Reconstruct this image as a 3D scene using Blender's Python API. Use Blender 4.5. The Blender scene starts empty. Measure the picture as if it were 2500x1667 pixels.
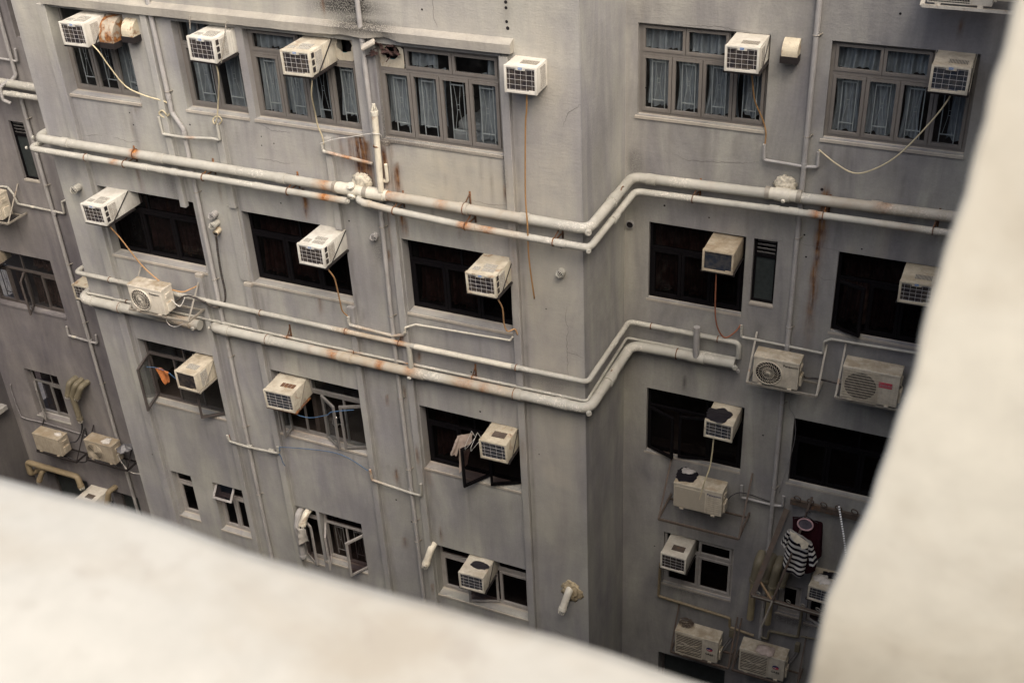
import bpy, bmesh, math, random
import numpy as np
from mathutils import Vector, Matrix, noise

scene = bpy.context.scene
COL = scene.collection
R = math.radians
rnd = random.Random(7)

# ------------------------------------------------------------------ camera
cam_d = bpy.data.cameras.new('camera')
cam = bpy.data.objects.new('camera', cam_d); COL.objects.link(cam)
cam_d.sensor_width = 36.0
cam_d.lens = 42.15
cam_d.clip_start = 0.02
cam_d.clip_end = 2000
cr = Vector((0.91124973, 0.40932279, -0.0455937)); cu = Vector((-0.18633398, 0.50846543, 0.84067982)); cf = Vector((-0.36729222, 0.7575736, -0.53960973))
cam.matrix_world = Matrix(((cr.x, cu.x, -cf.x, 0), (cr.y, cu.y, -cf.y, 0), (cr.z, cu.z, -cf.z, 0), (0, 0, 0, 1)))
cam_d.dof.use_dof = True
cam_d.dof.focus_distance = 17.5
cam_d.dof.aperture_fstop = 8.0
cam_d.dof.aperture_blades = 0
scene.camera = cam

# ------------------------------------------------------------------ world, sun, exposure
SUN_EL, SUN_AZ = 52.0, 138.0           # azimuth measured from +Y clockwise: the light stands behind the viewer
w = bpy.data.worlds.new('World'); scene.world = w; w.use_nodes = True
nt = w.node_tree; nt.nodes.clear()
o_ = nt.nodes.new('ShaderNodeOutputWorld'); b_ = nt.nodes.new('ShaderNodeBackground'); s_ = nt.nodes.new('ShaderNodeTexSky')
s_.sky_type = 'NISHITA'; s_.sun_disc = False
s_.sun_elevation = R(SUN_EL); s_.sun_rotation = R(SUN_AZ)
s_.air_density = 1.0; s_.dust_density = 7.0; s_.ozone_density = 1.0
nt.links.new(s_.outputs[0], b_.inputs[0]); b_.inputs[1].default_value = 0.11
nt.links.new(b_.outputs[0], o_.inputs[0])
sl = bpy.data.lights.new('sun', 'SUN'); sl.energy = 1.15; sl.angle = R(62); sl.color = (1.0, 0.94, 0.84)
so = bpy.data.objects.new('sun', sl); COL.objects.link(so)
sd = Vector((math.sin(R(SUN_AZ)) * math.cos(R(SUN_EL)), math.cos(R(SUN_AZ)) * math.cos(R(SUN_EL)), math.sin(R(SUN_EL))))
so.rotation_euler = sd.to_track_quat('Z', 'Y').to_euler(); so.location = (0, -4, 12)
scene.view_settings.view_transform = 'Standard'
scene.view_settings.look = 'None'
scene.view_settings.exposure = 1.05
scene.view_settings.gamma = 1.0
scene.cycles.max_bounces = 6
scene.cycles.diffuse_bounces = 3
scene.cycles.transparent_max_bounces = 12

# ------------------------------------------------------------------ materials
class NT:
    def __init__(s, name):
        s.m = bpy.data.materials.new(name); s.m.use_nodes = True; s.t = s.m.node_tree; s.t.nodes.clear()
    def n(s, typ, ins=None, **kw):
        nd = s.t.nodes.new(typ)
        for k, v in kw.items(): setattr(nd, k, v)
        for k, v in (ins or {}).items():
            i = nd.inputs[k]
            if isinstance(v, bpy.types.NodeSocket): s.t.links.new(v, i)
            else: i.default_value = v
        return nd
    def math(s, op, a, b=0.0, c=0.0, clamp=False):
        nd = s.n('ShaderNodeMath', operation=op, use_clamp=clamp)
        for i, v in enumerate((a, b, c)):
            if isinstance(v, bpy.types.NodeSocket): s.t.links.new(v, nd.inputs[i])
            else: nd.inputs[i].default_value = v
        return nd.outputs[0]
    def mix(s, fac, a, b, bt='MIX'):
        nd = s.n('ShaderNodeMix', data_type='RGBA', blend_type=bt)
        for i, v in ((0, fac), (6, a), (7, b)):
            if isinstance(v, bpy.types.NodeSocket): s.t.links.new(v, nd.inputs[i])
            else: nd.inputs[i].default_value = v if i == 0 else (*v, 1)
        return nd.outputs[2]
    def pos(s): return s.n('ShaderNodeNewGeometry').outputs['Position']
    def obj(s): return s.n('ShaderNodeTexCoord').outputs['Object']
    def scale(s, v, sc, off=(0, 0, 0)):
        return s.n('ShaderNodeMapping', {'Vector': v, 'Scale': sc, 'Location': off}).outputs[0]
    def noise(s, v, sc, det=4, rough=0.55, dist=0.0):
        return s.n('ShaderNodeTexNoise', {'Vector': v, 'Scale': sc, 'Detail': det, 'Roughness': rough, 'Distortion': dist}).outputs[0]
    def ramp(s, v, lo, hi, a=0.0, b=1.0):
        return s.n('ShaderNodeMapRange', {'Value': v, 'From Min': lo, 'From Max': hi, 'To Min': a, 'To Max': b}).outputs[0]
    def attr(s, name): return s.n('ShaderNodeAttribute', attribute_name=name).outputs['Fac']
    def bump(s, h, dist, strength=1.0, normal=None):
        ins = {'Height': h, 'Distance': dist, 'Strength': strength}
        if normal: ins['Normal'] = normal
        return s.n('ShaderNodeBump', ins).outputs[0]
    def out(s, col, rough=0.8, normal=None, metal=0.0, spec=0.3):
        ins = {'Roughness': rough, 'Metallic': metal, 'Specular IOR Level': spec}
        ins['Base Color'] = col if isinstance(col, bpy.types.NodeSocket) else (*col, 1)
        if normal: ins['Normal'] = normal
        p = s.n('ShaderNodeBsdfPrincipled', ins)
        o = s.n('ShaderNodeOutputMaterial'); s.t.links.new(p.outputs[0], o.inputs[0])
        return s.m

def plaster(name, warm, cool, streak=0.5, light=(0.52, 0.475, 0.37), bump=1.0, mott=0.0):
    q = NT(name); p = q.pos()
    big = q.noise(p, 0.45, 5, 0.6); med = q.noise(p, 1.6, 5, 0.6, 0.4)
    st = q.noise(q.scale(p, (2.0, 2.0, 0.38)), 1.0, 6, 0.6, 0.9)
    st2 = q.noise(q.scale(p, (8.0, 8.0, 0.9)), 1.0, 5, 0.62, 0.9)
    fine = q.noise(p, 38, 4, 0.6)
    trow = q.noise(q.scale(p, (7.0, 7.0, 26.0)), 1.0, 6, 0.72, 0.25)
    c = q.mix(q.ramp(q.math('ADD', q.math('MULTIPLY', big, 0.6), q.math('MULTIPLY', st, 0.4)), 0.40, 0.64), cool, warm)
    v = q.math('ADD', q.ramp(st, 0.28, 0.72, 1 - 0.24 * streak, 1 + 0.16 * streak), q.math('MULTIPLY', q.ramp(st2, 0.3, 0.7, -0.16 * streak, 0.06 * streak), q.ramp(med, 0.35, 0.65)))
    v = q.math('MULTIPLY', v, q.ramp(med, 0.25, 0.75, 0.86, 1.12))
    v = q.math('MULTIPLY', v, q.ramp(fine, 0.2, 0.8, 0.92, 1.08))
    v = q.math('MULTIPLY', v, q.ramp(trow, 0.3, 0.7, 0.97, 1.025))
    wp = q.n('ShaderNodeMixRGB', {0: 0.10, 1: p, 2: q.n('ShaderNodeTexNoise', {'Vector': p, 'Scale': 2.5, 'Detail': 3}).outputs[1]}).outputs[0]
    cell = q.n('ShaderNodeTexVoronoi', {'Vector': q.scale(wp, (0.9, 0.9, 1.25)), 'Scale': 1.0}, feature='SMOOTH_F1').outputs['Color']
    v = q.math('MULTIPLY', v, q.ramp(q.n('ShaderNodeSeparateColor', {0: cell}).outputs[0], 0.0, 1.0, 0.93, 1.06))
    c = q.mix(1.0, c, q.n('ShaderNodeCombineColor', {0: v, 1: v, 2: v}).outputs[0], 'MULTIPLY')
    if mott > 0:
        c = q.mix(q.math('MULTIPLY', q.ramp(q.noise(p, 5.5, 5, 0.62, 0.5), 0.48, 0.70), mott), c, (0.33, 0.285, 0.215))
        c = q.mix(q.math('MULTIPLY', q.ramp(q.noise(p, 16, 4, 0.6, 0.3), 0.58, 0.72), mott * 0.6), c, (0.27, 0.23, 0.19))
    # pale warm patches, grime, mould and rust painted by attribute, with shade added beside the ribs
    pale = q.math('MULTIPLY', q.attr('pale'), q.ramp(med, 0.3, 0.7, 0.45, 1.1), clamp=True)
    c = q.mix(pale, c, light)
    spk = q.noise(p, 60, 3, 0.7)
    mould = q.math('MULTIPLY', q.attr('mould'), q.ramp(spk, 0.40, 0.52, 0.30, 1.0), clamp=True)
    c = q.mix(mould, c, (0.035, 0.033, 0.032))
    gr = q.math('MULTIPLY', q.attr('grime_shade'), q.ramp(st2, 0.25, 0.7, 0.35, 1.15), clamp=True)
    c = q.mix(q.math('MULTIPLY', gr, 0.88), c, (0.075, 0.066, 0.068))
    ru = q.math('MULTIPLY', q.attr('rust'), q.ramp(q.noise(q.scale(p, (22, 22, 2.2)), 1.0, 5, 0.65), 0.3, 0.65, 0.25, 1.25), clamp=True)
    rc = q.mix(q.ramp(q.noise(p, 9, 4), 0.35, 0.65), (0.065, 0.028, 0.017), (0.215, 0.112, 0.05))
    c = q.mix(ru, c, rc)
    # pinholes and flaked spots
    vo = q.n('ShaderNodeTexVoronoi', {'Vector': p, 'Scale': 5.0, 'Randomness': 1.0}, feature='F1').outputs['Distance']
    pit = q.ramp(vo, 0.012, 0.026, 1.0, 0.0)
    c = q.mix(q.math('MULTIPLY', pit, q.ramp(big, 0.5, 0.56, 0.0, 0.75)), c, (0.05, 0.04, 0.035))
    h = q.math('ADD', q.math('MULTIPLY', trow, 0.9), q.math('MULTIPLY', fine, 0.45))
    h = q.math('ADD', h, q.math('MULTIPLY', q.noise(p, 3.0, 3), 1.2))
    return q.out(c, 0.88, q.bump(h, 0.0075 * bump, 0.7 * min(1, bump + .1)), spec=0.2)

def painted(name, col, rough=0.45, dirt=0.35, dirt_col=(0.16, 0.13, 0.10), rust=0.0, sc=7.0, metal=0.0, tops=0.0, bump=0.0012, spec=0.4, vary=0.0):
    """painted sheet metal / plastic with dust, streaks and optional rust"""
    q = NT(name); p = q.pos()
    n1 = q.noise(p, sc, 6, 0.62, 0.5); n2 = q.noise(q.scale(p, (30, 30, 4)), 1.0, 4, 0.6); n3 = q.noise(p, 85, 3, 0.6)
    c = q.mix(q.math('MULTIPLY', q.ramp(n1, 0.42, 0.75), dirt), col, dirt_col)
    c = q.mix(q.math('MULTIPLY', q.ramp(n2, 0.45, 0.8), dirt * 0.7), c, dirt_col)
    c = q.mix(q.math('MULTIPLY', q.ramp(n3, 0.55, 0.8), dirt * 0.5), c, dirt_col)
    if tops > 0:
        up = q.n('ShaderNodeSeparateXYZ', {0: q.n('ShaderNodeNewGeometry').outputs['True Normal']}).outputs[2]
        upm = q.ramp(up, 0.6, 0.9)
        c = q.mix(q.math('MULTIPLY', q.math('MULTIPLY', upm, q.ramp(q.noise(p, 5.0, 6, 0.65), 0.34, 0.6)), tops), c, (0.27, 0.21, 0.135))
    if rust > 0:
        rm = q.ramp(q.noise(p, sc * 0.9, 7, 0.68, 0.8), 0.60 - 0.14 * rust, 0.68 - 0.12 * rust)
        rc = q.mix(q.ramp(q.noise(p, 25, 4), 0.35, 0.65), (0.10, 0.036, 0.015), (0.34, 0.145, 0.04))
        c = q.mix(q.math('MULTIPLY', rm, min(1.0, rust + 0.25)), c, rc)
    if vary > 0:
        rdm = q.n('ShaderNodeObjectInfo').outputs['Random']
        c = q.mix(q.math('MULTIPLY', rdm, vary), c, q.mix(1.0, c, (0.88, 0.80, 0.66), 'MULTIPLY'))
    return q.out(c, rough, q.bump(n1, bump, 0.5), metal=metal, spec=spec)

def simple(name, col, rough=0.7, metal=0.0, var=0.15, sc=14, spec=0.3, bump=0.0):
    q = NT(name); p = q.pos()
    n = q.noise(p, sc, 5, 0.6)
    v = q.ramp(n, 0.3, 0.7, 1 - var, 1 + var)
    c = q.mix(1.0, col, q.n('ShaderNodeCombineColor', {0: v, 1: v, 2: v}).outputs[0], 'MULTIPLY')
    return q.out(c, rough, q.bump(n, bump, 0.6) if bump else None, metal=metal, spec=spec)

def pipe_mat(name, col, chip=0.5):
    q = NT(name); p = q.pos()
    n1 = q.noise(p, 2.2, 5, 0.6); n2 = q.noise(p, 34, 5, 0.7, 0.6); n3 = q.noise(p, 6.5, 5, 0.65, 0.4)
    c = q.mix(q.ramp(n1, 0.32, 0.68), [v * 0.86 for v in col], [min(1, v * 1.12) for v in col])
    c = q.mix(q.math('MULTIPLY', q.ramp(n3, 0.5, 0.75), 0.28), c, (0.20, 0.165, 0.12))
    # flaked paint: white PVC showing in patches
    area = q.ramp(q.noise(p, 1.3, 3, 0.5), 0.54, 0.62)
    ch = q.math('MULTIPLY', q.math('MULTIPLY', area, q.ramp(n2, 0.52, 0.57)), chip)
    c = q.mix(ch, c, (0.74, 0.70, 0.62))
    tan = q.attr('tan'); c = q.mix(q.math('MULTIPLY', tan, q.ramp(n3, 0.25, 0.6, 0.35, 1.0), clamp=True), c, (0.40, 0.27, 0.14))
    ru = q.math('MULTIPLY', q.attr('rust'), q.ramp(n3, 0.3, 0.62, 0.15, 1.35), clamp=True)
    c = q.mix(ru, c, q.mix(q.ramp(n2, 0.35, 0.65), (0.12, 0.035, 0.012), (0.50, 0.21, 0.055)))
    return q.out(c, 0.55, q.bump(q.math('ADD', n2, q.math('MULTIPLY', ch, 0.6)), 0.002, 0.5), spec=0.35)

def glass_mat(name, tint, refl=1.0, rough=0.03, dust=1.0):
    q = NT(name)
    tr = q.n('ShaderNodeBsdfTransparent', {'Color': (*tint, 1)}); gl = q.n('ShaderNodeBsdfGlossy', {'Color': (0.9, 0.95, 1.0, 1), 'Roughness': rough})
    dif = q.n('ShaderNodeBsdfDiffuse', {'Color': (0.25, 0.25, 0.25, 1)})
    fr = q.n('ShaderNodeFresnel', {'IOR': 1.45}).outputs[0]
    m1 = q.n('ShaderNodeMixShader', {0: q.math('MULTIPLY', fr, refl, clamp=True)}); q.t.links.new(tr.outputs[0], m1.inputs[1]); q.t.links.new(gl.outputs[0], m1.inputs[2])
    dfac = q.ramp(q.noise(q.pos(), 6, 5, 0.65), 0.45, 0.8, 0.01 * dust, 0.07 * dust)
    m2 = q.n('ShaderNodeMixShader', {0: dfac}); q.t.links.new(m1.outputs[0], m2.inputs[1]); q.t.links.new(dif.outputs[0], m2.inputs[2])
    o = q.n('ShaderNodeOutputMaterial'); q.t.links.new(m2.outputs[0], o.inputs[0])
    return q.m

def slots(name, light, dark, fx, axis=0, duty=0.5):
    """a pressed sheet of fine louvre slots"""
    q = NT(name); x = q.n('ShaderNodeSeparateXYZ', {0: q.obj()}).outputs[axis]
    fr = q.math('FRACT', q.math('MULTIPLY', x, fx)); m = q.math('GREATER_THAN', fr, duty)
    c = q.mix(m, light, dark)
    c = q.mix(q.math('MULTIPLY', q.ramp(q.noise(q.pos(), 12, 4), 0.4, 0.7), 0.35), c, (0.2, 0.165, 0.12))
    return q.out(c, 0.6)

def mesh_sheet(name, light, dark, f=70, duty=0.45):
    q = NT(name); s = q.n('ShaderNodeSeparateXYZ', {0: q.obj()})
    a = q.math('GREATER_THAN', q.math('FRACT', q.math('MULTIPLY', q.math('ADD', s.outputs[0], s.outputs[1]), f)), duty)
    b = q.math('GREATER_THAN', q.math('FRACT', q.math('MULTIPLY', q.math('ADD', s.outputs[2], q.math('MULTIPLY', s.outputs[1], 1.0)), f)), duty)
    c = q.mix(q.math('MULTIPLY', a, b), light, dark)
    return q.out(c, 0.6)

def cloth(name, col, var=0.25):
    q = NT(name); p = q.pos(); n = q.noise(p, 9, 4)
    v = q.ramp(n, 0.3, 0.7, 1 - var, 1 + var)
    c = q.mix(1.0, col, q.n('ShaderNodeCombineColor', {0: v, 1: v, 2: v}).outputs[0], 'MULTIPLY')
    return q.out(c, 0.95, q.bump(q.noise(p, 22, 4), 0.01, 0.6), spec=0.1)

M = {}
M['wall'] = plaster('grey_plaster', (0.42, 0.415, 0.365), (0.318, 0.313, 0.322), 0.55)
M['wall_recess'] = plaster('grey_plaster_recess', (0.39, 0.383, 0.34), (0.25, 0.244, 0.252), 0.6)  # recess copy of the wall plaster, darkened to deepen its shade
M['wall_corner'] = plaster('grey_plaster_corner', (0.445, 0.425, 0.385), (0.37, 0.36, 0.355), 0.3)
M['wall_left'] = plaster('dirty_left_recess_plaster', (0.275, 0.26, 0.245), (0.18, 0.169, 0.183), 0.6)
M['wall_dark'] = plaster('dark_grey_plaster', (0.15, 0.14, 0.135), (0.10, 0.095, 0.10), 0.5)  # kept dark so these walls bounce little light into the well
M['ledge'] = plaster('stained_ledge_plaster', (0.36, 0.345, 0.30), (0.26, 0.25, 0.245), 0.8, light=(0.50, 0.45, 0.34))
M['sill'] = plaster('cream_sill_plaster', (0.49, 0.455, 0.385), (0.38, 0.345, 0.305), 0.45)
M['white_plaster'] = plaster('white_parapet_plaster', (0.44, 0.432, 0.385), (0.40, 0.383, 0.333), 0.15, bump=0.05, mott=0.55)
M['pipe'] = pipe_mat('grey_painted_pipe', (0.415, 0.405, 0.36), 0.65)
M['pipe_dull'] = pipe_mat('wall_coloured_pipe', (0.37, 0.36, 0.35), 0.15)
M['pipe_old'] = pipe_mat('grimy_yellow_pipe', (0.165, 0.145, 0.10), 0.04)
M['pipe_ochre'] = pipe_mat('ochre_pipe', (0.25, 0.20, 0.125), 0.1)
M['pipe_ochre2'] = pipe_mat('dull_ochre_pipe', (0.33, 0.275, 0.165), 0.03)
M['pvc'] = painted('white_pvc', (0.64, 0.61, 0.52), 0.4, 0.22)
M['pvc_rust'] = painted('rust_streaked_pvc', (0.76, 0.71, 0.58), 0.45, 0.35, rust=0.22, sc=3.5)
M['ac'] = painted('white_ac_casing', (0.72, 0.71, 0.655), 0.42, 0.24, tops=0.28, vary=0.35)
M['ac_cream'] = painted('cream_ac_casing', (0.68, 0.62, 0.50), 0.5, 0.4, tops=0.6)
M['ac_rust'] = painted('rusty_ac_casing', (0.66, 0.62, 0.51), 0.5, 0.35, rust=0.42, sc=5, tops=0.45, vary=0.5)
M['ac_rust_light'] = painted('slightly_rusty_ac_casing', (0.66, 0.63, 0.54), 0.45, 0.3, rust=0.2, sc=5, tops=0.45, vary=0.8)
M['ac_dirty'] = painted('dusty_brown_ac_casing', (0.50, 0.43, 0.32), 0.6, 0.55, rust=0.15, tops=0.9)
M['cond'] = painted('cream_condenser_casing', (0.62, 0.565, 0.455), 0.5, 0.4, tops=0.75)
M['cond_white'] = painted('white_condenser_casing', (0.70, 0.655, 0.56), 0.45, 0.3, tops=0.85, rust=0.08)
M['cond_dark'] = painted('grimy_condenser_casing', (0.42, 0.37, 0.29), 0.6, 0.5, tops=0.8)
M['coil'] = slots('black_coil', (0.028, 0.024, 0.03), (0.010, 0.009, 0.012), 60, 2)
M['coil_blue'] = slots('blue_black_coil', (0.03, 0.042, 0.062), (0.012, 0.016, 0.026), 60, 2)
M['wire'] = simple('white_guard_wire', (0.66, 0.64, 0.62), 0.4)
M['vent'] = mesh_sheet('perforated_vent', (0.52, 0.50, 0.44), (0.05, 0.045, 0.04), 190, .4)
M['vent_dark'] = slots('dark_vent_slots', (0.50, 0.46, 0.38), (0.03, 0.026, 0.025), 62, 0)
M['vent_side'] = slots('side_louvres', (0.70, 0.67, 0.60), (0.10, 0.09, 0.085), 150, 2, 0.6)
M['black'] = simple('black_void', (0.012, 0.010, 0.012), 0.8)
M['black_metal'] = simple('black_steel', (0.030, 0.026, 0.026), 0.55, 0.2)
M['rust'] = painted('rusted_iron', (0.16, 0.085, 0.05), 0.85, 0.6, (0.05, 0.03, 0.022), rust=0.7, sc=9)
M['rust_paint'] = painted('flaking_rusty_hood', (0.42, 0.37, 0.29), 0.7, 0.6, rust=0.95, sc=6)
M['rust_pale'] = painted('pale_rusty_hood', (0.66, 0.59, 0.44), 0.7, 0.35, rust=0.5, sc=6)
M['steel'] = painted('galvanised_angle', (0.36, 0.335, 0.285), 0.5, 0.5, metal=0.2, rust=0.15)
M['steel_dark'] = painted('weathered_brown_angle', (0.115, 0.088, 0.07), 0.7, 0.5, (0.04, 0.03, 0.025), rust=0.12)
M['taupe'] = painted('taupe_aluminium', (0.185, 0.172, 0.158), 0.45, 0.35, (0.12, 0.10, 0.085))
M['alu'] = painted('dull_grey_aluminium', (0.27, 0.26, 0.25), 0.4, 0.4, (0.10, 0.09, 0.085), metal=0.3)
M['alu_pale'] = painted('pale_aluminium', (0.45, 0.43, 0.41), 0.4, 0.35, metal=0.2)
M['alu_dark'] = painted('dark_bronze_aluminium', (0.095, 0.083, 0.078), 0.45, 0.4, (0.05, 0.04, 0.04))
M['blackframe'] = painted('black_window_frame', (0.0040, 0.0034, 0.0045), 0.55, 0.06, (0.06, 0.055, 0.055), sc=40, spec=0.12)
M['grille'] = simple('pale_grille_bars', (0.50, 0.525, 0.515), 0.5)
M['grille_dark'] = simple('brown_black_grille', (0.035, 0.025, 0.022), 0.6)
M['curtain'] = cloth('blue_grey_curtain', (0.33, 0.355, 0.372), 0.15)
M['curtain_dark'] = cloth('brown_curtain', (0.085, 0.056, 0.05), 0.35)
M['glass'] = glass_mat('window_glass', (0.90, 0.93, 0.94), 0.55)
M['glass_dark'] = glass_mat('smoked_window_glass', (0.34, 0.29, 0.29), 0.2, dust=0.3)
M['glass_frost'] = simple('frosted_dark_glass', (0.035, 0.042, 0.042), 0.35, var=0.3, spec=0.4)
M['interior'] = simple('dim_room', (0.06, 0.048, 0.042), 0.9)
M['blue'] = simple('blue_badge', (0.035, 0.16, 0.44), 0.4)
M['blue_rope'] = simple('blue_nylon_rope', (0.06, 0.125, 0.23), 0.7)
M['white'] = simple('white_print', (0.8, 0.8, 0.78), 0.5)
M['navy'] = simple('navy_print', (0.03, 0.035, 0.12), 0.5)
M['ink'] = simple('black_print', (0.02, 0.02, 0.022), 0.5)
M['red'] = simple('faded_red_label', (0.50, 0.07, 0.09), 0.55, var=0.3)
M['hose_cream'] = simple('cream_hose', (0.58, 0.51, 0.34), 0.5)
M['hose_tan'] = simple('tan_hose', (0.46, 0.27, 0.13), 0.5)
M['hose_brown'] = simple('brown_hose', (0.33, 0.19, 0.08), 0.55)
M['hose_red'] = simple('reddish_hose', (0.30, 0.115, 0.065), 0.5)
M['cable'] = simple('black_cable', (0.035, 0.033, 0.036), 0.6, var=0.5)
M['cable_tape'] = slots('taped_cable', (0.06, 0.055, 0.055), (0.02, 0.018, 0.02), 25, 2)
M['cable_grey'] = simple('grey_cable', (0.22, 0.21, 0.215), 0.6)
M['wire_white'] = simple('white_wire', (0.62, 0.60, 0.56), 0.5)
M['foam'] = simple('expanding_foam', (0.52, 0.48, 0.39), 0.9, var=0.3, sc=30, bump=0.01)
M['cement'] = simple('cement_lump', (0.45, 0.37, 0.24), 0.95, var=0.4, sc=25, bump=0.01)
M['orange'] = cloth('orange_cloth', (0.38, 0.14, 0.05)); M['pinkshirt'] = cloth('pale_pink_cotton', (0.40, 0.325, 0.275))
M['maroon'] = cloth('maroon_wool', (0.032, 0.007, 0.011)); M['pinktrim'] = cloth('pink_trim', (0.42, 0.27, 0.28))
M['dark_pink'] = cloth('magenta_cloth', (0.30, 0.02, 0.06)); M['pinkcloth'] = cloth('faded_pink_cloth', (0.42, 0.345, 0.305))
M['palerag'] = cloth('pale_grey_rag', (0.44, 0.415, 0.375), 0.3); M['lining'] = cloth('dark_lining', (0.085, 0.075, 0.09)); M['collar'] = cloth('cream_collar', (0.66, 0.60, 0.47)); M['blackcloth'] = cloth('black_cloth', (0.012, 0.011, 0.014)); M['greycloth'] = cloth('grey_cloth', (0.36, 0.34, 0.33))
M['plastic_black'] = simple('torn_black_plastic', (0.016, 0.014, 0.018), 0.35, spec=0.5, bump=0.01)
M['plastic_white'] = simple('crumpled_white_plastic', (0.60, 0.57, 0.53), 0.5, bump=0.02)
M['plastic_clear'] = simple('grey_plastic_bag', (0.16, 0.16, 0.17), 0.25, spec=0.6, bump=0.03)
M['teal'] = simple('teal_board', (0.07, 0.22, 0.24), 0.6)
M['board'] = painted('pale_board', (0.50, 0.46, 0.37), 0.6, 0.4, rust=0.2)
M['wood'] = simple('weathered_wood', (0.30, 0.205, 0.12), 0.8)
M['bed'] = cloth('grey_bedding', (0.36, 0.37, 0.37), 0.15)
M['crack'] = simple('dark_grey_crack', (0.13, 0.12, 0.115), 0.95)  # dark grey line colour for the cracks
M['white_plaster_lit'] = plaster('brightened_parapet_plaster', (0.60, 0.585, 0.51), (0.55, 0.525, 0.45), 0.15, bump=0.05, mott=0.5)  # same plaster as the parapet, brightened since the pier catches less light
M['maroon_lath'] = simple('dark_lath', (0.05, 0.028, 0.025), 0.9, var=0.5)
M['ground'] = plaster('dirty_concrete_ground', (0.12, 0.11, 0.10), (0.08, 0.075, 0.075), 0.3)
q = NT('striped_polo_cloth'); z_ = q.attr('along')
M['stripe'] = q.out(q.mix(q.math('GREATER_THAN', q.math('FRACT', q.math('MULTIPLY', z_, 10.5)), 0.5), (0.60, 0.58, 0.54), (0.012, 0.010, 0.016)), 0.95, q.bump(q.noise(q.pos(), 16, 4), 0.02, 0.6), spec=0.1)

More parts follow.
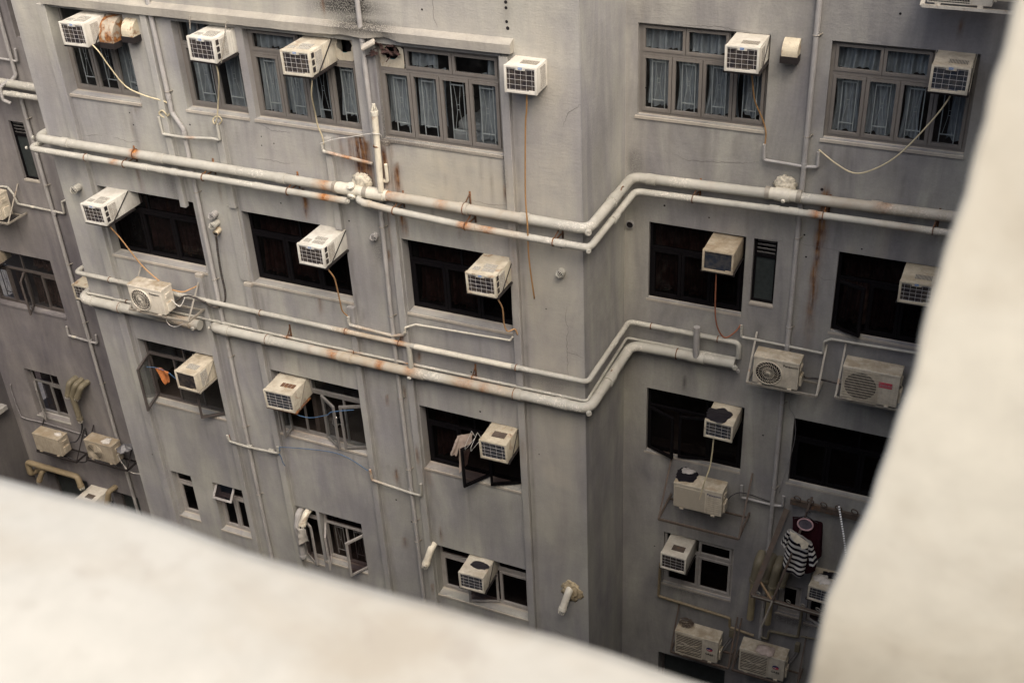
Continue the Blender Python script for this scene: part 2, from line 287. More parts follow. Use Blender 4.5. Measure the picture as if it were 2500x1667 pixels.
# ------------------------------------------------------------------ mesh helpers
class MB:
    def __init__(s): s.v = []; s.f = []; s.m = []
    def add(s, vs, fs, mi=0):
        o = len(s.v); s.v += [tuple(p) for p in vs]; s.f += [tuple(i + o for i in f) for f in fs]; s.m += [mi] * len(fs); return s
    def quad(s, a, b, c, d, mi=0): return s.add([a, b, c, d], [(0, 1, 2, 3)], mi)
    def box(s, x0, x1, y0, y1, z0, z1, mi=0):
        v = [(x0, y0, z0), (x1, y0, z0), (x1, y1, z0), (x0, y1, z0), (x0, y0, z1), (x1, y0, z1), (x1, y1, z1), (x0, y1, z1)]
        return s.add(v, [(0, 3, 2, 1), (4, 5, 6, 7), (0, 1, 5, 4), (1, 2, 6, 5), (2, 3, 7, 6), (3, 0, 4, 7)], mi)
    def bbox(s, x0, x1, y0, y1, z0, z1, b=0.006, mi=0, seg=2):
        bm = bmesh.new(); bmesh.ops.create_cube(bm, size=1)
        for v in bm.verts: v.co = Vector(((x0 + x1) / 2 + v.co.x * (x1 - x0), (y0 + y1) / 2 + v.co.y * (y1 - y0), (z0 + z1) / 2 + v.co.z * (z1 - z0)))
        bmesh.ops.bevel(bm, geom=bm.edges[:], offset=b, segments=seg, profile=0.6, affect='EDGES')
        bm.verts.index_update(); s.add([v.co[:] for v in bm.verts], [[v.index for v in f.verts] for f in bm.faces], mi); bm.free(); return s
    def bar(s, p0, p1, w, h, mi=0, up=(0, 0, 1)):
        p0 = Vector(p0); p1 = Vector(p1); d = (p1 - p0).normalized(); u = Vector(up)
        if abs(d.dot(u)) > 0.98: u = Vector((0, 1, 0))
        a = d.cross(u).normalized() * w / 2; b = a.cross(d).normalized() * h / 2
        v = [p0 - a - b, p0 + a - b, p0 + a + b, p0 - a + b, p1 - a - b, p1 + a - b, p1 + a + b, p1 - a + b]
        return s.add(v, [(0, 3, 2, 1), (4, 5, 6, 7), (0, 1, 5, 4), (1, 2, 6, 5), (2, 3, 7, 6), (3, 0, 4, 7)], mi)
    def tube(s, pts, r, seg=10, mi=0, caps=True, radii=None):
        pts = [Vector(p) for p in pts]; n = len(pts); vs = []; fs = []
        t0 = (pts[1] - pts[0]).normalized(); u = t0.orthogonal().normalized()
        for i, p in enumerate(pts):
            t = ((pts[min(i + 1, n - 1)] - p).normalized() + (p - pts[max(i - 1, 0)]).normalized())
            t = t.normalized() if t.length > 1e-6 else t0
            u = (u - t * u.dot(t)); u = u.normalized() if u.length > 1e-6 else t.orthogonal().normalized(); b = t.cross(u)
            rr = radii[i] if radii else r
            for k in range(seg):
                a = 2 * math.pi * k / seg; vs.append(p + u * math.cos(a) * rr + b * math.sin(a) * rr)
        for i in range(n - 1):
            for k in range(seg):
                k2 = (k + 1) % seg; fs.append((i * seg + k, i * seg + k2, (i + 1) * seg + k2, (i + 1) * seg + k))
        if caps: fs.append(tuple(range(seg))[::-1]); fs.append(tuple(range((n - 1) * seg, n * seg)))
        return s.add(vs, fs, mi)
    def torus(s, c, axis, R_, r, seg=24, sub=8, mi=0):
        c = Vector(c); ax = Vector(axis).normalized(); u = ax.orthogonal().normalized(); v = ax.cross(u); vs = []; fs = []
        for i in range(seg):
            a = 2 * math.pi * i / seg; d = u * math.cos(a) + v * math.sin(a)
            for j in range(sub):
                b = 2 * math.pi * j / sub; vs.append(c + d * (R_ + r * math.cos(b)) + ax * r * math.sin(b))
        for i in range(seg):
            for j in range(sub):
                i2 = (i + 1) % seg; j2 = (j + 1) % sub; fs.append((i * sub + j, i2 * sub + j, i2 * sub + j2, i * sub + j2))
        return s.add(vs, fs, mi)
    def disc(s, c, axis, r, seg=32, mi=0):
        c = Vector(c); ax = Vector(axis).normalized(); u = ax.orthogonal().normalized(); v = ax.cross(u)
        return s.add([c + u * math.cos(2 * math.pi * i / seg) * r + v * math.sin(2 * math.pi * i / seg) * r for i in range(seg)], [tuple(range(seg))], mi)
    def build(s, name, mats, parent=None, smooth=False, loc=None, rot=None):
        me = bpy.data.meshes.new(name); me.from_pydata(s.v, [], s.f)
        for m in (mats if isinstance(mats, (list, tuple)) else [mats]): me.materials.append(M[m] if isinstance(m, str) else m)
        if any(s.m): me.polygons.foreach_set('material_index', s.m)
        if smooth: me.polygons.foreach_set('use_smooth', [True] * len(me.polygons))
        me.update(); o = bpy.data.objects.new(name, me); COL.objects.link(o)
        if parent: o.parent = parent
        if loc: o.location = loc
        if rot: o.rotation_euler = rot
        return o

def smooth_by_angle(o, ang=40):
    me = o.data; bm = bmesh.new(); bm.from_mesh(me)
    for f in bm.faces: f.smooth = True
    for e in bm.edges:
        if len(e.link_faces) == 2 and e.calc_face_angle(0) > R(ang): e.smooth = False
    bm.to_mesh(me); bm.free(); return o

def tag(o, label, cat, group=None, kind=None):
    o['label'] = label; o['category'] = cat
    if group: o['group'] = group
    if kind: o['kind'] = kind
    return o
def empty(name, loc, label, cat, group=None):
    o = bpy.data.objects.new(name, None); COL.objects.link(o); o.location = loc; o.empty_display_size = 0.1
    return tag(o, label, cat, group)
def lab(o, text): o['label'] = text; return o

def fillet(pts, rad, n=5):
    pts = [Vector(p) for p in pts]; out = [pts[0]]
    for i in range(1, len(pts) - 1):
        a, b, c = pts[i - 1], pts[i], pts[i + 1]; d0 = (a - b); d1 = (c - b)
        if d0.length < 1e-5 or d1.length < 1e-5: continue
        ang = d0.angle(d1)
        if ang > R(176): out.append(b); continue
        t = min(rad / math.tan(ang / 2), d0.length * 0.45, d1.length * 0.45)
        p0 = b + d0.normalized() * t; p1 = b + d1.normalized() * t
        for k in range(n + 1):
            s = k / n; out.append(p0 * (1 - s) ** 2 + b * 2 * s * (1 - s) + p1 * s ** 2)
    out.append(pts[-1]); return out
def dense(pts, step):
    out = [Vector(pts[0])]
    for a, b in zip(pts[:-1], pts[1:]):
        a = Vector(a); b = Vector(b); n = max(1, int((b - a).length / step))
        for k in range(1, n + 1): out.append(a.lerp(b, k / n))
    return out
def spline(pts, n=6):
    pts = [Vector(p) for p in pts]; out = []
    for i in range(len(pts) - 1):
        p0 = pts[max(i - 1, 0)]; p1 = pts[i]; p2 = pts[i + 1]; p3 = pts[min(i + 2, len(pts) - 1)]
        for k in range(n):
            t = k / n
            out.append(0.5 * ((2 * p1) + (p2 - p0) * t + (2 * p0 - 5 * p1 + 4 * p2 - p3) * t * t + (3 * p1 - p0 - 3 * p2 + p3) * t ** 3))
    out.append(pts[-1]); return out

def text(s, size, loc, rot, mat, parent, name='lettering', bold=0.0, squash=1.0):
    cu = bpy.data.curves.new(name, 'FONT'); cu.body = s; cu.size = size; cu.extrude = 0.0008; cu.offset = bold
    cu.align_x = 'CENTER'; cu.align_y = 'CENTER'; cu.resolution_u = 3
    t = bpy.data.objects.new('tmp', cu); COL.objects.link(t)
    bpy.context.view_layer.update()
    me = bpy.data.meshes.new_from_object(t.evaluated_get(bpy.context.evaluated_depsgraph_get()))
    bpy.data.objects.remove(t); me.name = name; me.materials.clear(); me.materials.append(M[mat])
    o = bpy.data.objects.new(name, me); COL.objects.link(o); o.parent = parent; o.location = loc; o.rotation_euler = rot; o.scale = (1, squash, 1)
    return o

# ------------------------------------------------------------------ stains and painted rib shade on the walls (world x, z)
# (x, z_top, z_bottom, half width, strength)
RUST = [(-8.76, -4.42, -4.83, .018, .9), (-8.46, -6.38, -7.25, .12, 1.6), (-8.62, -6.4, -7.0, .06, .8), (-8.55, -6.38, -6.75, .12, .7), (-8.77, -6.4, -7.05, .05, .4), (-8.36, -6.42, -7.3, .07, 1.2),
    (-8.05, -6.42, -7.25, .045, 1.4), (-8.12, -6.9, -7.5, .04, .6), (-7.92, -6.72, -7.32, .05, 1.4), (-7.96, -6.42, -6.7, .03, .4), (-6.26, -6.75, -7.12, .03, .9),
    (-9.52, -7.35, -7.88, .04, 1.6), (-7.89, -7.38, -7.92, .04, 1.6), (-8.11, -7.3, -8.6, .045, .55), (-8.20, -8.1, -8.35, .025, .9), (-9.53, -9.14, -9.6, .045, .55),
    (-8.11, -9.5, -9.72, .06, .9), (-7.88, -9.8, -10.02, .04, .8), (-6.18, -7.3, -8.6, .06, .35), (-6.18, -10.9, -11.4, .06, .25), (-8.53, -10.75, -11.0, .03, .8), (-8.53, -12.2, -12.65, .035, .9), (-8.05, -11.5, -12.2, .02, .8),
    (-8.19, -10.5, -10.95, .018, .8), (-7.92, -12.05, -12.5, .05, .45), (-8.54, -13.7, -14.0, .05, .8), (-7.82, -13.2, -13.68, .022, .8), (-7.77, -13.35, -13.6, .016, .6),
    (-12.56, -7.35, -8.0, .03, .75), (-11.03, -7.35, -7.9, .025, .55), (-12.45, -6.52, -6.95, .02, .45), (-12.3, -6.38, -6.55, .06, .3), (-2.40, -6.95, -8.3, .06, 1.2), (-2.43, -7.3, -9.7, .05, 1.2), (-2.45, -8.5, -9.9, .06, .4),
    (-1.05, -4.60, -4.92, .016, .8), (-6.75, -7.4, -7.8, .02, .35), (-7.0, -7.55, -7.75, .02, .5), (-7.5, -7.55, -7.7, .018, .6), (-7.78, -7.6, -7.75, .015, .7),
    (-7.95, -11.98, -12.5, .07, .25), (-10.7, -11.98, -12.15, .05, .5), (-8.05, -14.5, -15.0, .02, .9), (-6.25, -7.92, -8.3, .05, .3)]
GRIME_SHADE = [(-13.49, -6.5, -17.5, .025, .42), (-11.64, -4.9, -17.5, .035, .45), (-10.70, -6.4, -17.5, .035, .45), (-8.85, -6.4, -17.5, .035, .5), (-7.94, -6.5, -17.5, .035, .45), (-6.08, -4.9, -17.5, .025, .45), (-8.45, -6.5, -17.5, .10, .22), (-8.3, -9.6, -17, .05, .35), (-8.68, -7.3, -12, .05, .25), (-11.2, -8, -14, .06, .2), (-5.9, -7.4, -9.9, .2, .12), (-9.9, -9.2, -10.4, .25, .18), (-7.2, -9.2, -10.6, .3, .15), (-12.3, -9.2, -10.6, .3, .2), (-9.6, -12.1, -13.6, .3, .22), (-12.6, -12.15, -13.6, .35, .22), (-7.0, -12.1, -13.6, .4, .15), (-8.38, -6.45, -7.3, .07, .75), (-8.32, -6.75, -7.25, .05, .6), (-8.10, -5.1, -7.2, .035, .85), (-8.14, -5.6, -7.5, .03, .5), (-8.33, -7.3, -8.4, .16, .55), (-8.45, -8.0, -9.4, .14, .35), (-8.1, -7.3, -8.0, .05, .5),  # opening entries are shade painted along each rib's right side
    (-4.20, -10.42, -10.74, .02, 1.0), (-2.40, -6.4, -6.72, .02, .7), (-2.38, -6.8, -7.15, .018, .5), (-2.45, -6.7, -8.0, .10, .25), (-2.97, -10.62, -11.3, .05, .35), (-4.96, -3.5, -17, .14, .24), (-4.75, -4.0, -8, .08, .2), (-5.13, -3.5, -17, .04, .2),  # tall bands darken the wall beside the inner corner
    (-4.55, -6.4, -7.1, .06, .3), (-4.05, -6.35, -7.1, .06, .35), (-3.6, -6.35, -7.0, .05, .3), (-2.2, -6.35, -7.0, .12, .3), (-1.6, -6.35, -7.0, .10, .35), (-1.0, -5.0, -7.4, .12, .35), (-0.6, -4.3, -7.4, .2, .35),
    (-3.15, -9.2, -10.3, .12, .3), (-4.4, -9.15, -9.6, .2, .3), (-13.9, -4, -17, .03, .12), (-11.05, -6.4, -7.1, .04, .3), (-12.9, -6.4, -7.0, .05, .25), (-12.6, -6.4, -7.1, .04, .25), (-10.2, -6.4, -7.0, .04, .25), (-7.3, -6.4, -7.0, .04, .18), (-6.8, -6.4, -7.0, .05, .18),
    (-15.9, -4, -17, .10, .4), (-16.2, -4, -17, .08, .45), (-16.5, -4, -17, .05, .25), (-17.2, -7.2, -8.2, .06, .3), (-17.0, -9.1, -10.6, .08, .2), (-8.7, -3.9, -4.8, .10, .3), (-9.05, -3.9, -4.8, .05, .2), (-7.14, -3.9, -4.85, .02, .35), (-6.14, -4.15, -4.8, .06, .45), (-1.1, -9.9, -10.6, .2, .3), (-2.0, -9.9, -10.7, .25, .2)]
MOULD = [(-8.42, -4.60, .42, .13, 1.0), (-8.42, -4.40, .10, .30, .7), (-8.2, -4.82, .45, .05, .9), (-11.9, -7.75, .10, .25, .35), (-12.0, -7.6, .06, .25, .3), (-6.6, -9.88, .35, .10, .3), (-8.36, -8.15, .08, .2, .5), (-4.3, -5.9, .3, .2, .1), (-3.0, -4.45, .35, .10, .3), (-5.05, -7.0, .1, .2, .4), (-5.75, -9.85, .35, .10, .3), (-1.0, -9.72, .18, .10, .4), (-8.0, -6.40, .12, .05, .8), (-6.26, -6.65, .03, .25, .6), (-3.3, -12.6, .3, .15, .15), (-4.0, -14.85, .4, .07, .5), (-2.2, -14.85, .35, .12, .6)]
PALE = [(-10, -4.55, 5.0, .5, .28), (-6.7, -4.5, 1.0, .4, .3), (-6.9, -6.9, .9, .5, .75), (-5.65, -8.5, .45, 5.0, .45), (-9.6, -6.75, .8, .35, .2), (-5.6, -6.0, .4, 1.6, .22), (-13.9, -5.2, .3, 1.2, .25), (-4.2, -4.3, .6, .4, .2), (-2.0, -8.0, .05, .2, .35), (-1.6, -7.7, .08, .3, .25), (-10.6, -9.0, .1, .3, .2), (-5.0, -5.0, .05, .6, .2)]
_r = random.Random(21)
for (xa, xb, zt, n_, lo, hi) in ((-13.5, -8.4, -6.42, 16, .3, 1.0), (-8.0, -6.3, -6.42, 6, .3, .9), (-5.0, -3.3, -6.33, 7, .3, 1.1), (-2.5, -0.6, -6.33, 9, .4, 1.4), (-14.1, -5.3, -7.25, 16, .3, .8), (-5.0, -.8, -7.3, 12, .3, 1.0), (-13.4, -6.3, -9.2, 18, .3, .9), (-13.4, -5.3, -10.15, 22, .3, 1.2),
        (-4.9, -3.3, -9.2, 6, .3, .9), (-3.4, -.9, -9.95, 9, .4, 1.2), (-13.4, -6.3, -12.12, 20, .4, 1.4), (-4.8, -.9, -12.05, 10, .4, 1.4), (-14.0, -5.3, -3.95, 16, .4, .85), (-5.0, -.5, -3.95, 12, .4, .95), (-18.6, -14.4, -7.3, 10, .4, 2.0), (-18.6, -14.4, -9.4, 8, .4, 1.8), (-18.6, -14.4, -12.1, 8, .4, 1.6)):
    for _k in range(n_):
        z_0 = zt + _r.uniform(-.02, .01); GRIME_SHADE.append((_r.uniform(xa, xb), z_0, z_0 - _r.uniform(lo, hi), _r.uniform(.008, .034), _r.uniform(.15, .5)))
def mark_arrays(P):
    x, z = P[:, 0], P[:, 2]
    out = {}
    def streaks(L, seed):
        a = np.zeros(len(x))
        for i, (x0, zt, zb, w_, s) in enumerate(L):
            t = (zt - z) / (zt - zb)
            m = (t > 0) & (t < 1) & (np.abs(x - x0) < 4 * w_ + .1)
            if not m.any(): continue
            tt = t[m]; wob = 0.012 * np.sin(z[m] * 11 + i * 3.1 + seed)
            a[m] = np.maximum(a[m], s * np.exp(-((x[m] - x0 - wob) / (w_ * (0.7 + 0.5 * tt))) ** 2) * np.clip(tt * 12, 0, 1) * np.clip((1 - tt) * 1.8, 0, 1))
        return a
    def blobs(L):
        a = np.zeros(len(x))
        for (x0, z0, wx, wz, s) in L:
            a = np.maximum(a, s * np.clip(1.6 * np.exp(-((x - x0) / wx) ** 2 - ((z - z0) / wz) ** 2), 0, 1))
        return a
    out['rust'] = streaks(RUST, 0); out['grime_shade'] = streaks(GRIME_SHADE, 2); out['mould'] = blobs(MOULD); out['pale'] = blobs(PALE)
    return out
def paint(o):
    me = o.data; n = len(me.vertices); co = np.empty(n * 3); me.vertices.foreach_get('co', co); P = co.reshape(-1, 3)
    for k, a in mark_arrays(P).items():
        at = me.attributes.new(k, 'FLOAT', 'POINT'); at.data.foreach_set('value', a.astype(np.float32))
    return o

# windows on the front block and in the recesses: x0, x1, sill z, head z, reveal
OPEN_A = {'W1': (-13.53, -12.18, -6.36, -5.04, .16), 'W2': (-11.33, -10.25, -6.35, -5.05, .12), 'W3': (-10.13, -8.39, -6.35, -5.05, .10), 'W4': (-8.06, -6.28, -6.37, -5.05, .06),
    'R2C1': (-13.48, -11.60, -9.13, -7.90, .17), 'R2C2': (-10.71, -8.91, -9.13, -7.90, .15), 'R2C3': (-7.96, -6.27, -9.10, -7.89, .17),
    'R3C1': (-13.45, -11.83, -12.08, -10.78, .13), 'R3C2': (-10.72, -9.03, -12.06, -10.78, .13), 'R3C3': (-7.96, -6.27, -12.02, -10.80, .17),
    'R4a': (-13.46, -13.00, -14.74, -13.68, .12), 'R4b': (-12.52, -11.82, -14.8, -13.68, .12), 'R4c': (-10.74, -10.30, -14.95, -13.68, .12), 'R4d': (-10.24, -9.38, -14.82, -13.68, .12), 'R4e': (-7.96, -6.27, -14.80, -13.67, .17)}
OPEN_C = {'WC1': (-5.02, -3.27, -6.29, -5.02, .07), 'WC2': (-2.51, -0.78, -6.30, -5.02, .07), 'C2a': (-4.82, -3.41, -9.14, -7.89, .05), 'C2b': (-3.30, -2.97, -8.92, -7.89, .06), 'C2c': (-2.14, -0.80, -9.15, -7.89, .06),
    'C3a': (-4.81, -3.26, -12.00, -10.77, .07), 'C3b': (-2.51, -0.95, -11.98, -10.76, .08), 'C4a': (-4.46, -3.26, -14.77, -13.63, .05), 'C4b': (-2.48, -2.11, -14.74, -14.10, .05), 'C4c': (-2.0, -1.2, -14.8, -13.68, .07), 'C5': (-4.50, -3.27, -17.6, -16.5, .25)}
OPEN_D = {'D0': (-16.15, -15.2, -6.28, -4.9, .12), 'D1': (-16.92, -16.56, -9.03, -7.88, .05), 'D2': (-18.70, -16.88, -12.02, -10.75, .10), 'D3': (-18.55, -17.64, -14.83, -13.63, .14), 'D5': (-18.9, -17.7, -17.6, -16.45, .2), 'D6': (-17.0, -16.3, -17.6, -16.5, .2)}

def grid_lines(a0, a1, cuts, fine0, fine1, step):
    L = sorted(set([round(a0, 4), round(a1, 4)] + [round(c, 4) for c in cuts if a0 < c < a1] + [round(c, 4) for c in (fine0, fine1) if a0 < c < a1]))
    out = [L[0]]
    for p, q_ in zip(L[:-1], L[1:]):
        st = step if (p >= fine0 - 1e-6 and q_ <= fine1 + 1e-6) else 0.6
        n = max(1, int(math.ceil((q_ - p) / st)))
        out += [p + (q_ - p) * k / n for k in range(1, n + 1)]
    return out
def wall_panel(name, x0, x1, z0, z1, y, holes, mat, parent, zf=(-17.7, -3.9), xf=None, step=0.05):
    xf = xf or (x0, x1); H = list(holes.values())
    X = grid_lines(x0, x1, [h[0] for h in H] + [h[1] for h in H], xf[0], xf[1], step); Z = grid_lines(z0, z1, [h[2] for h in H] + [h[3] for h in H], zf[0], zf[1], step * 1.3)
    b = MB(); nx = len(X); b.v = [(x, y, z) for z in Z for x in X]
    for j in range(len(Z) - 1):
        zc = (Z[j] + Z[j + 1]) / 2
        for i in range(nx - 1):
            xc = (X[i] + X[i + 1]) / 2
            if any(h[0] < xc < h[1] and h[2] < zc < h[3] for h in H): continue
            b.f.append((j * nx + i, j * nx + i + 1, (j + 1) * nx + i + 1, (j + 1) * nx + i))
    b.m = [0] * len(b.f)
    for (a, c, e, g, rv) in H:
        d = y + rv + 0.05
        b.quad((a, y, e), (a, d, e), (a, d, g), (a, y, g)); b.quad((c, y, e), (c, y, g), (c, d, g), (c, d, e))
        b.quad((a, y, g), (a, d, g), (c, d, g), (c, y, g)); b.quad((a, y, e), (c, y, e), (c, d, e), (a, d, e))
    return paint(b.build(name, mat, parent))
def side_panel(name, x, y0, y1, z0, z1, mat, parent, facing=1, step=0.08):
    Y = grid_lines(y0, y1, [], y0, y1, step); Z = grid_lines(z0, z1, [], -17.7, -3.9, step); b = MB(); n = len(Y)
    b.v = [(x, y, z) for z in Z for y in Y]
    for j in range(len(Z) - 1):
        for i in range(n - 1):
            f = (j * n + i, j * n + i + 1, (j + 1) * n + i + 1, (j + 1) * n + i); b.f.append(f if facing > 0 else f[::-1])
    b.m = [0] * len(b.f)
    return b.build(name, mat, parent)
def sub_box(name, x0, x1, y0, y1, z0, z1, mat, parent, nx=3, step=0.08):
    """a wall rib: box whose faces are cut fine enough to carry stains, edges a little worn"""
    Z = grid_lines(z0, z1, [], z0, z1, step); b = MB(); ring = []
    for z in Z:
        wv = 0.004 * noise.noise(Vector((x0 * 3, z * 2.5, 1))); wv2 = 0.004 * noise.noise(Vector((x1 * 3, z * 2.5, 5)))
        c = 0.008
        ring.append([(x0 + wv, y1, z), (x0 + wv, y0 + c, z), (x0 + wv + c, y0, z), ((x0 + x1) / 2, y0, z), (x1 + wv2 - c, y0, z), (x1 + wv2, y0 + c, z), (x1 + wv2, y1, z)])
    n = 7
    for r_ in ring: b.v += r_
    for j in range(len(Z) - 1):
        for i in range(n - 1): b.f.append((j * n + i, j * n + i + 1, (j + 1) * n + i + 1, (j + 1) * n + i))
    b.f.append(tuple(range(n))[::-1]); b.f.append(tuple(range((len(Z) - 1) * n, len(Z) * n))); b.m = [0] * len(b.f)
    return paint(b.build(name, mat, parent))

# ------------------------------------------------------------------ ground
g = MB(); g.quad((-400, -400, -26), (400, -400, -26), (400, 400, -26), (-400, 400, -26))
go = g.build('ground', 'ground'); go['kind'] = 'structure'; go['label'] = 'dark concrete floor of the light well'; go['category'] = 'ground'

# ------------------------------------------------------------------ the apartment building
YA, YC = 13.0, 14.64
ZB, ZT = -26.0, 1.5
BLD = empty('apartment_building', (-9.7, 13, ZB), 'weathered grey plaster apartment block with pipes and ribbed bays', 'building')
def inb(o):
    o.parent = BLD; o.matrix_parent_inverse = Matrix.Translation((9.7, -13, -ZB)); return o
class _P: pass
def B(o): return inb(o)
B(wall_panel('wall', -14.25, -5.19, ZB, ZT, YA, OPEN_A, 'wall', None))
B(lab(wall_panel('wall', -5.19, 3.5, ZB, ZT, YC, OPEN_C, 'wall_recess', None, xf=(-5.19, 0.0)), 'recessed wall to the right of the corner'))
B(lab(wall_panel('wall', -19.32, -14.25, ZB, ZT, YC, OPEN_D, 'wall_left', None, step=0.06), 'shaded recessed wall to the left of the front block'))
B(lab(side_panel('wall', -5.19, YA, YC, ZB, ZT, 'wall', None), 'narrow return wall beside the corner'))
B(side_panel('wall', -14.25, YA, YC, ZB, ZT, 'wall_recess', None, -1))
# unseen right wing added to shade the recess, out of the picture behind the pier
rw = MB(); rw.box(0.02, 3.4, 1.2, YC - .01, ZB, -1.0)
B(lab(rw.build('wall', 'wall_dark'), 'unseen side wing added at the right to shade the recess'))
# far left wing with its own window
wl = MB()
for (ya, yb, za, zb) in ((7.0, 13.35, ZB, ZT), (14.25, YC, ZB, ZT), (13.35, 14.25, ZB, -14.55), (13.35, 14.25, -13.3, ZT)):
    wl.quad((-19.3, yb, za), (-19.3, ya, za), (-19.3, ya, zb), (-19.3, yb, zb))
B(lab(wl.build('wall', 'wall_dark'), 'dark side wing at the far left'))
wf = MB(); wf.bar((-19.33, 13.35, -13.3), (-19.33, 13.35, -14.55), .06, .06); wf.bar((-19.33, 14.25, -13.3), (-19.33, 14.25, -14.55), .06, .06); wf.bar((-19.33, 13.35, -14.52), (-19.33, 14.25, -14.52), .06, .06); wf.bar((-19.33, 13.35, -13.33), (-19.33, 14.25, -13.33), .06, .06); wf.bar((-19.33, 13.8, -13.3), (-19.33, 13.8, -14.55), .05, .05)
wwin = B(wf.build('window', 'alu_dark'))
MB().quad((-19.35, 13.35, -14.55), (-19.35, 14.25, -14.55), (-19.35, 14.25, -13.3), (-19.35, 13.35, -13.3)).build('pane', 'glass_frost', wwin)
B(paint(MB().bbox(-19.35, -19.12, 13.2, 14.4, -14.68, -14.56, .015).build('sill', 'wall_recess')))
# closed volume behind the walls: dim rooms, floor slabs, roof
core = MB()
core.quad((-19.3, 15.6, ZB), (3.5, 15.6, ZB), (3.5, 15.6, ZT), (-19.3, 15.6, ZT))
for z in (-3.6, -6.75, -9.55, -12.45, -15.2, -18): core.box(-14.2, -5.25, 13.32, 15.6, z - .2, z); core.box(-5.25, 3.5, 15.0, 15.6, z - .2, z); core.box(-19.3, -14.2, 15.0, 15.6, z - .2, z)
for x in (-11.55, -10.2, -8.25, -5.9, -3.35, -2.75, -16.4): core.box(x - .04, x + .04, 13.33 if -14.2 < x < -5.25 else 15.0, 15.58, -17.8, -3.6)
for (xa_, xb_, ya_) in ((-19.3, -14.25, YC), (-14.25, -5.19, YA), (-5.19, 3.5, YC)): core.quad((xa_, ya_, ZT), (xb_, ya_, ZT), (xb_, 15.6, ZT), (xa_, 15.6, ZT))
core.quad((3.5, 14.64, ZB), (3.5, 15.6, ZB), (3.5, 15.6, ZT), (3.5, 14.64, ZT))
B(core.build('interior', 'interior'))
# ribs between the bays
for (x0, x1, segs) in ((-13.69, -13.53, ((-17.7, -4.99),)), (-11.80, -11.69, ((-7.97, -4.99), (-17.7, -9.22))), (-10.86, -10.74, ((-7.83, -6.45), (-17.7, -9.2))), (-9.00, -8.89, ((-7.88, -6.47), (-17.7, -9.2))), (-8.10, -7.98, ((-17.7, -6.45),)), (-6.24, -6.12, ((-17.7, -5.02),))):
    for (za, zb) in segs: B(sub_box('rib', x0, x1, YA - .08, YA - .001, za, zb, 'wall', None))
B(sub_box('rib', -10.95, -10.76, YA - .03, YA - .001, -9.12, -7.84, 'wall', None))
for (x0, x1, z) in ((-8.11, -7.97, -6.45), (-10.87, -10.73, -9.2), (-11.81, -11.68, -9.22)):
    B(paint(MB().bbox(x0, x1, YA - .075, YA, z, z + .06, .008).build('rib_cap', 'sill')))
# eyebrow ledge over the top row of windows
X = [-13.55 + (7.49) * k / 150 for k in range(151)]; lg = MB()
for x in X:
    dz = 0.008 * noise.noise(Vector((x * 4, 2, 0))); brk = max(0, 1 - abs(x + 7.86) / .28) * .05 + max(0, 1 - abs(x + 8.5) / .35) * .03
    brk *= 0.6 + 0.8 * abs(noise.noise(Vector((x * 18, 7, 3))))
    lg.v += [(x, YA - .002, -4.80), (x, 12.90, -4.838 + dz * .5), (x, 12.885, -4.85 + dz * .5), (x, 12.885 + brk, -4.965 + dz + brk * .8), (x, YA - .002, -4.975 + dz + brk * .4)]
for i in range(150):
    for k in range(4): lg.f.append((i * 5 + k, i * 5 + k + 1, i * 5 + 5 + k + 1, i * 5 + 5 + k))
lg.f += [(0, 1, 2, 3, 4)[::-1], tuple(150 * 5 + k for k in range(5))]; lg.f = [f[::-1] for f in lg.f]; lg.m = [0] * len(lg.f)
B(paint(lg.build('ledge', 'ledge')))
# cracks, bolt holes
def crack(y, pts, w_=.0042):
    mk = MB()
    P2 = []
    for a, b in zip(pts[:-1], pts[1:]):
        n = max(2, int(math.dist(a, b) / .035))
        for k in range(n): P2.append((a[0] + (b[0] - a[0]) * k / n + rnd.uniform(-.010, .010), a[1] + (b[1] - a[1]) * k / n + rnd.uniform(-.010, .010)))
    P2.append(pts[-1])
    for i in range(len(P2) - 1):
        (ax, az), (bx, bz) = P2[i], P2[i + 1]; d = math.hypot(bx - ax, bz - az) + 1e-6; nx_, nz_ = -(bz - az) / d, (bx - ax) / d
        wa = w_ * (0.35 + 0.65 * math.sin(math.pi * min(1, (i + .3) / len(P2)))) / 2; wb = w_ * (0.35 + 0.65 * math.sin(math.pi * min(1, (i + 1.3) / len(P2)))) / 2
        mk.quad((ax + nx_ * wa, y, az + nz_ * wa), (ax - nx_ * wa, y, az - nz_ * wa), (bx - nx_ * wb, y, bz - nz_ * wb), (bx + nx_ * wb, y, bz + nz_ * wb))
    B(mk.build('crack', 'crack'))
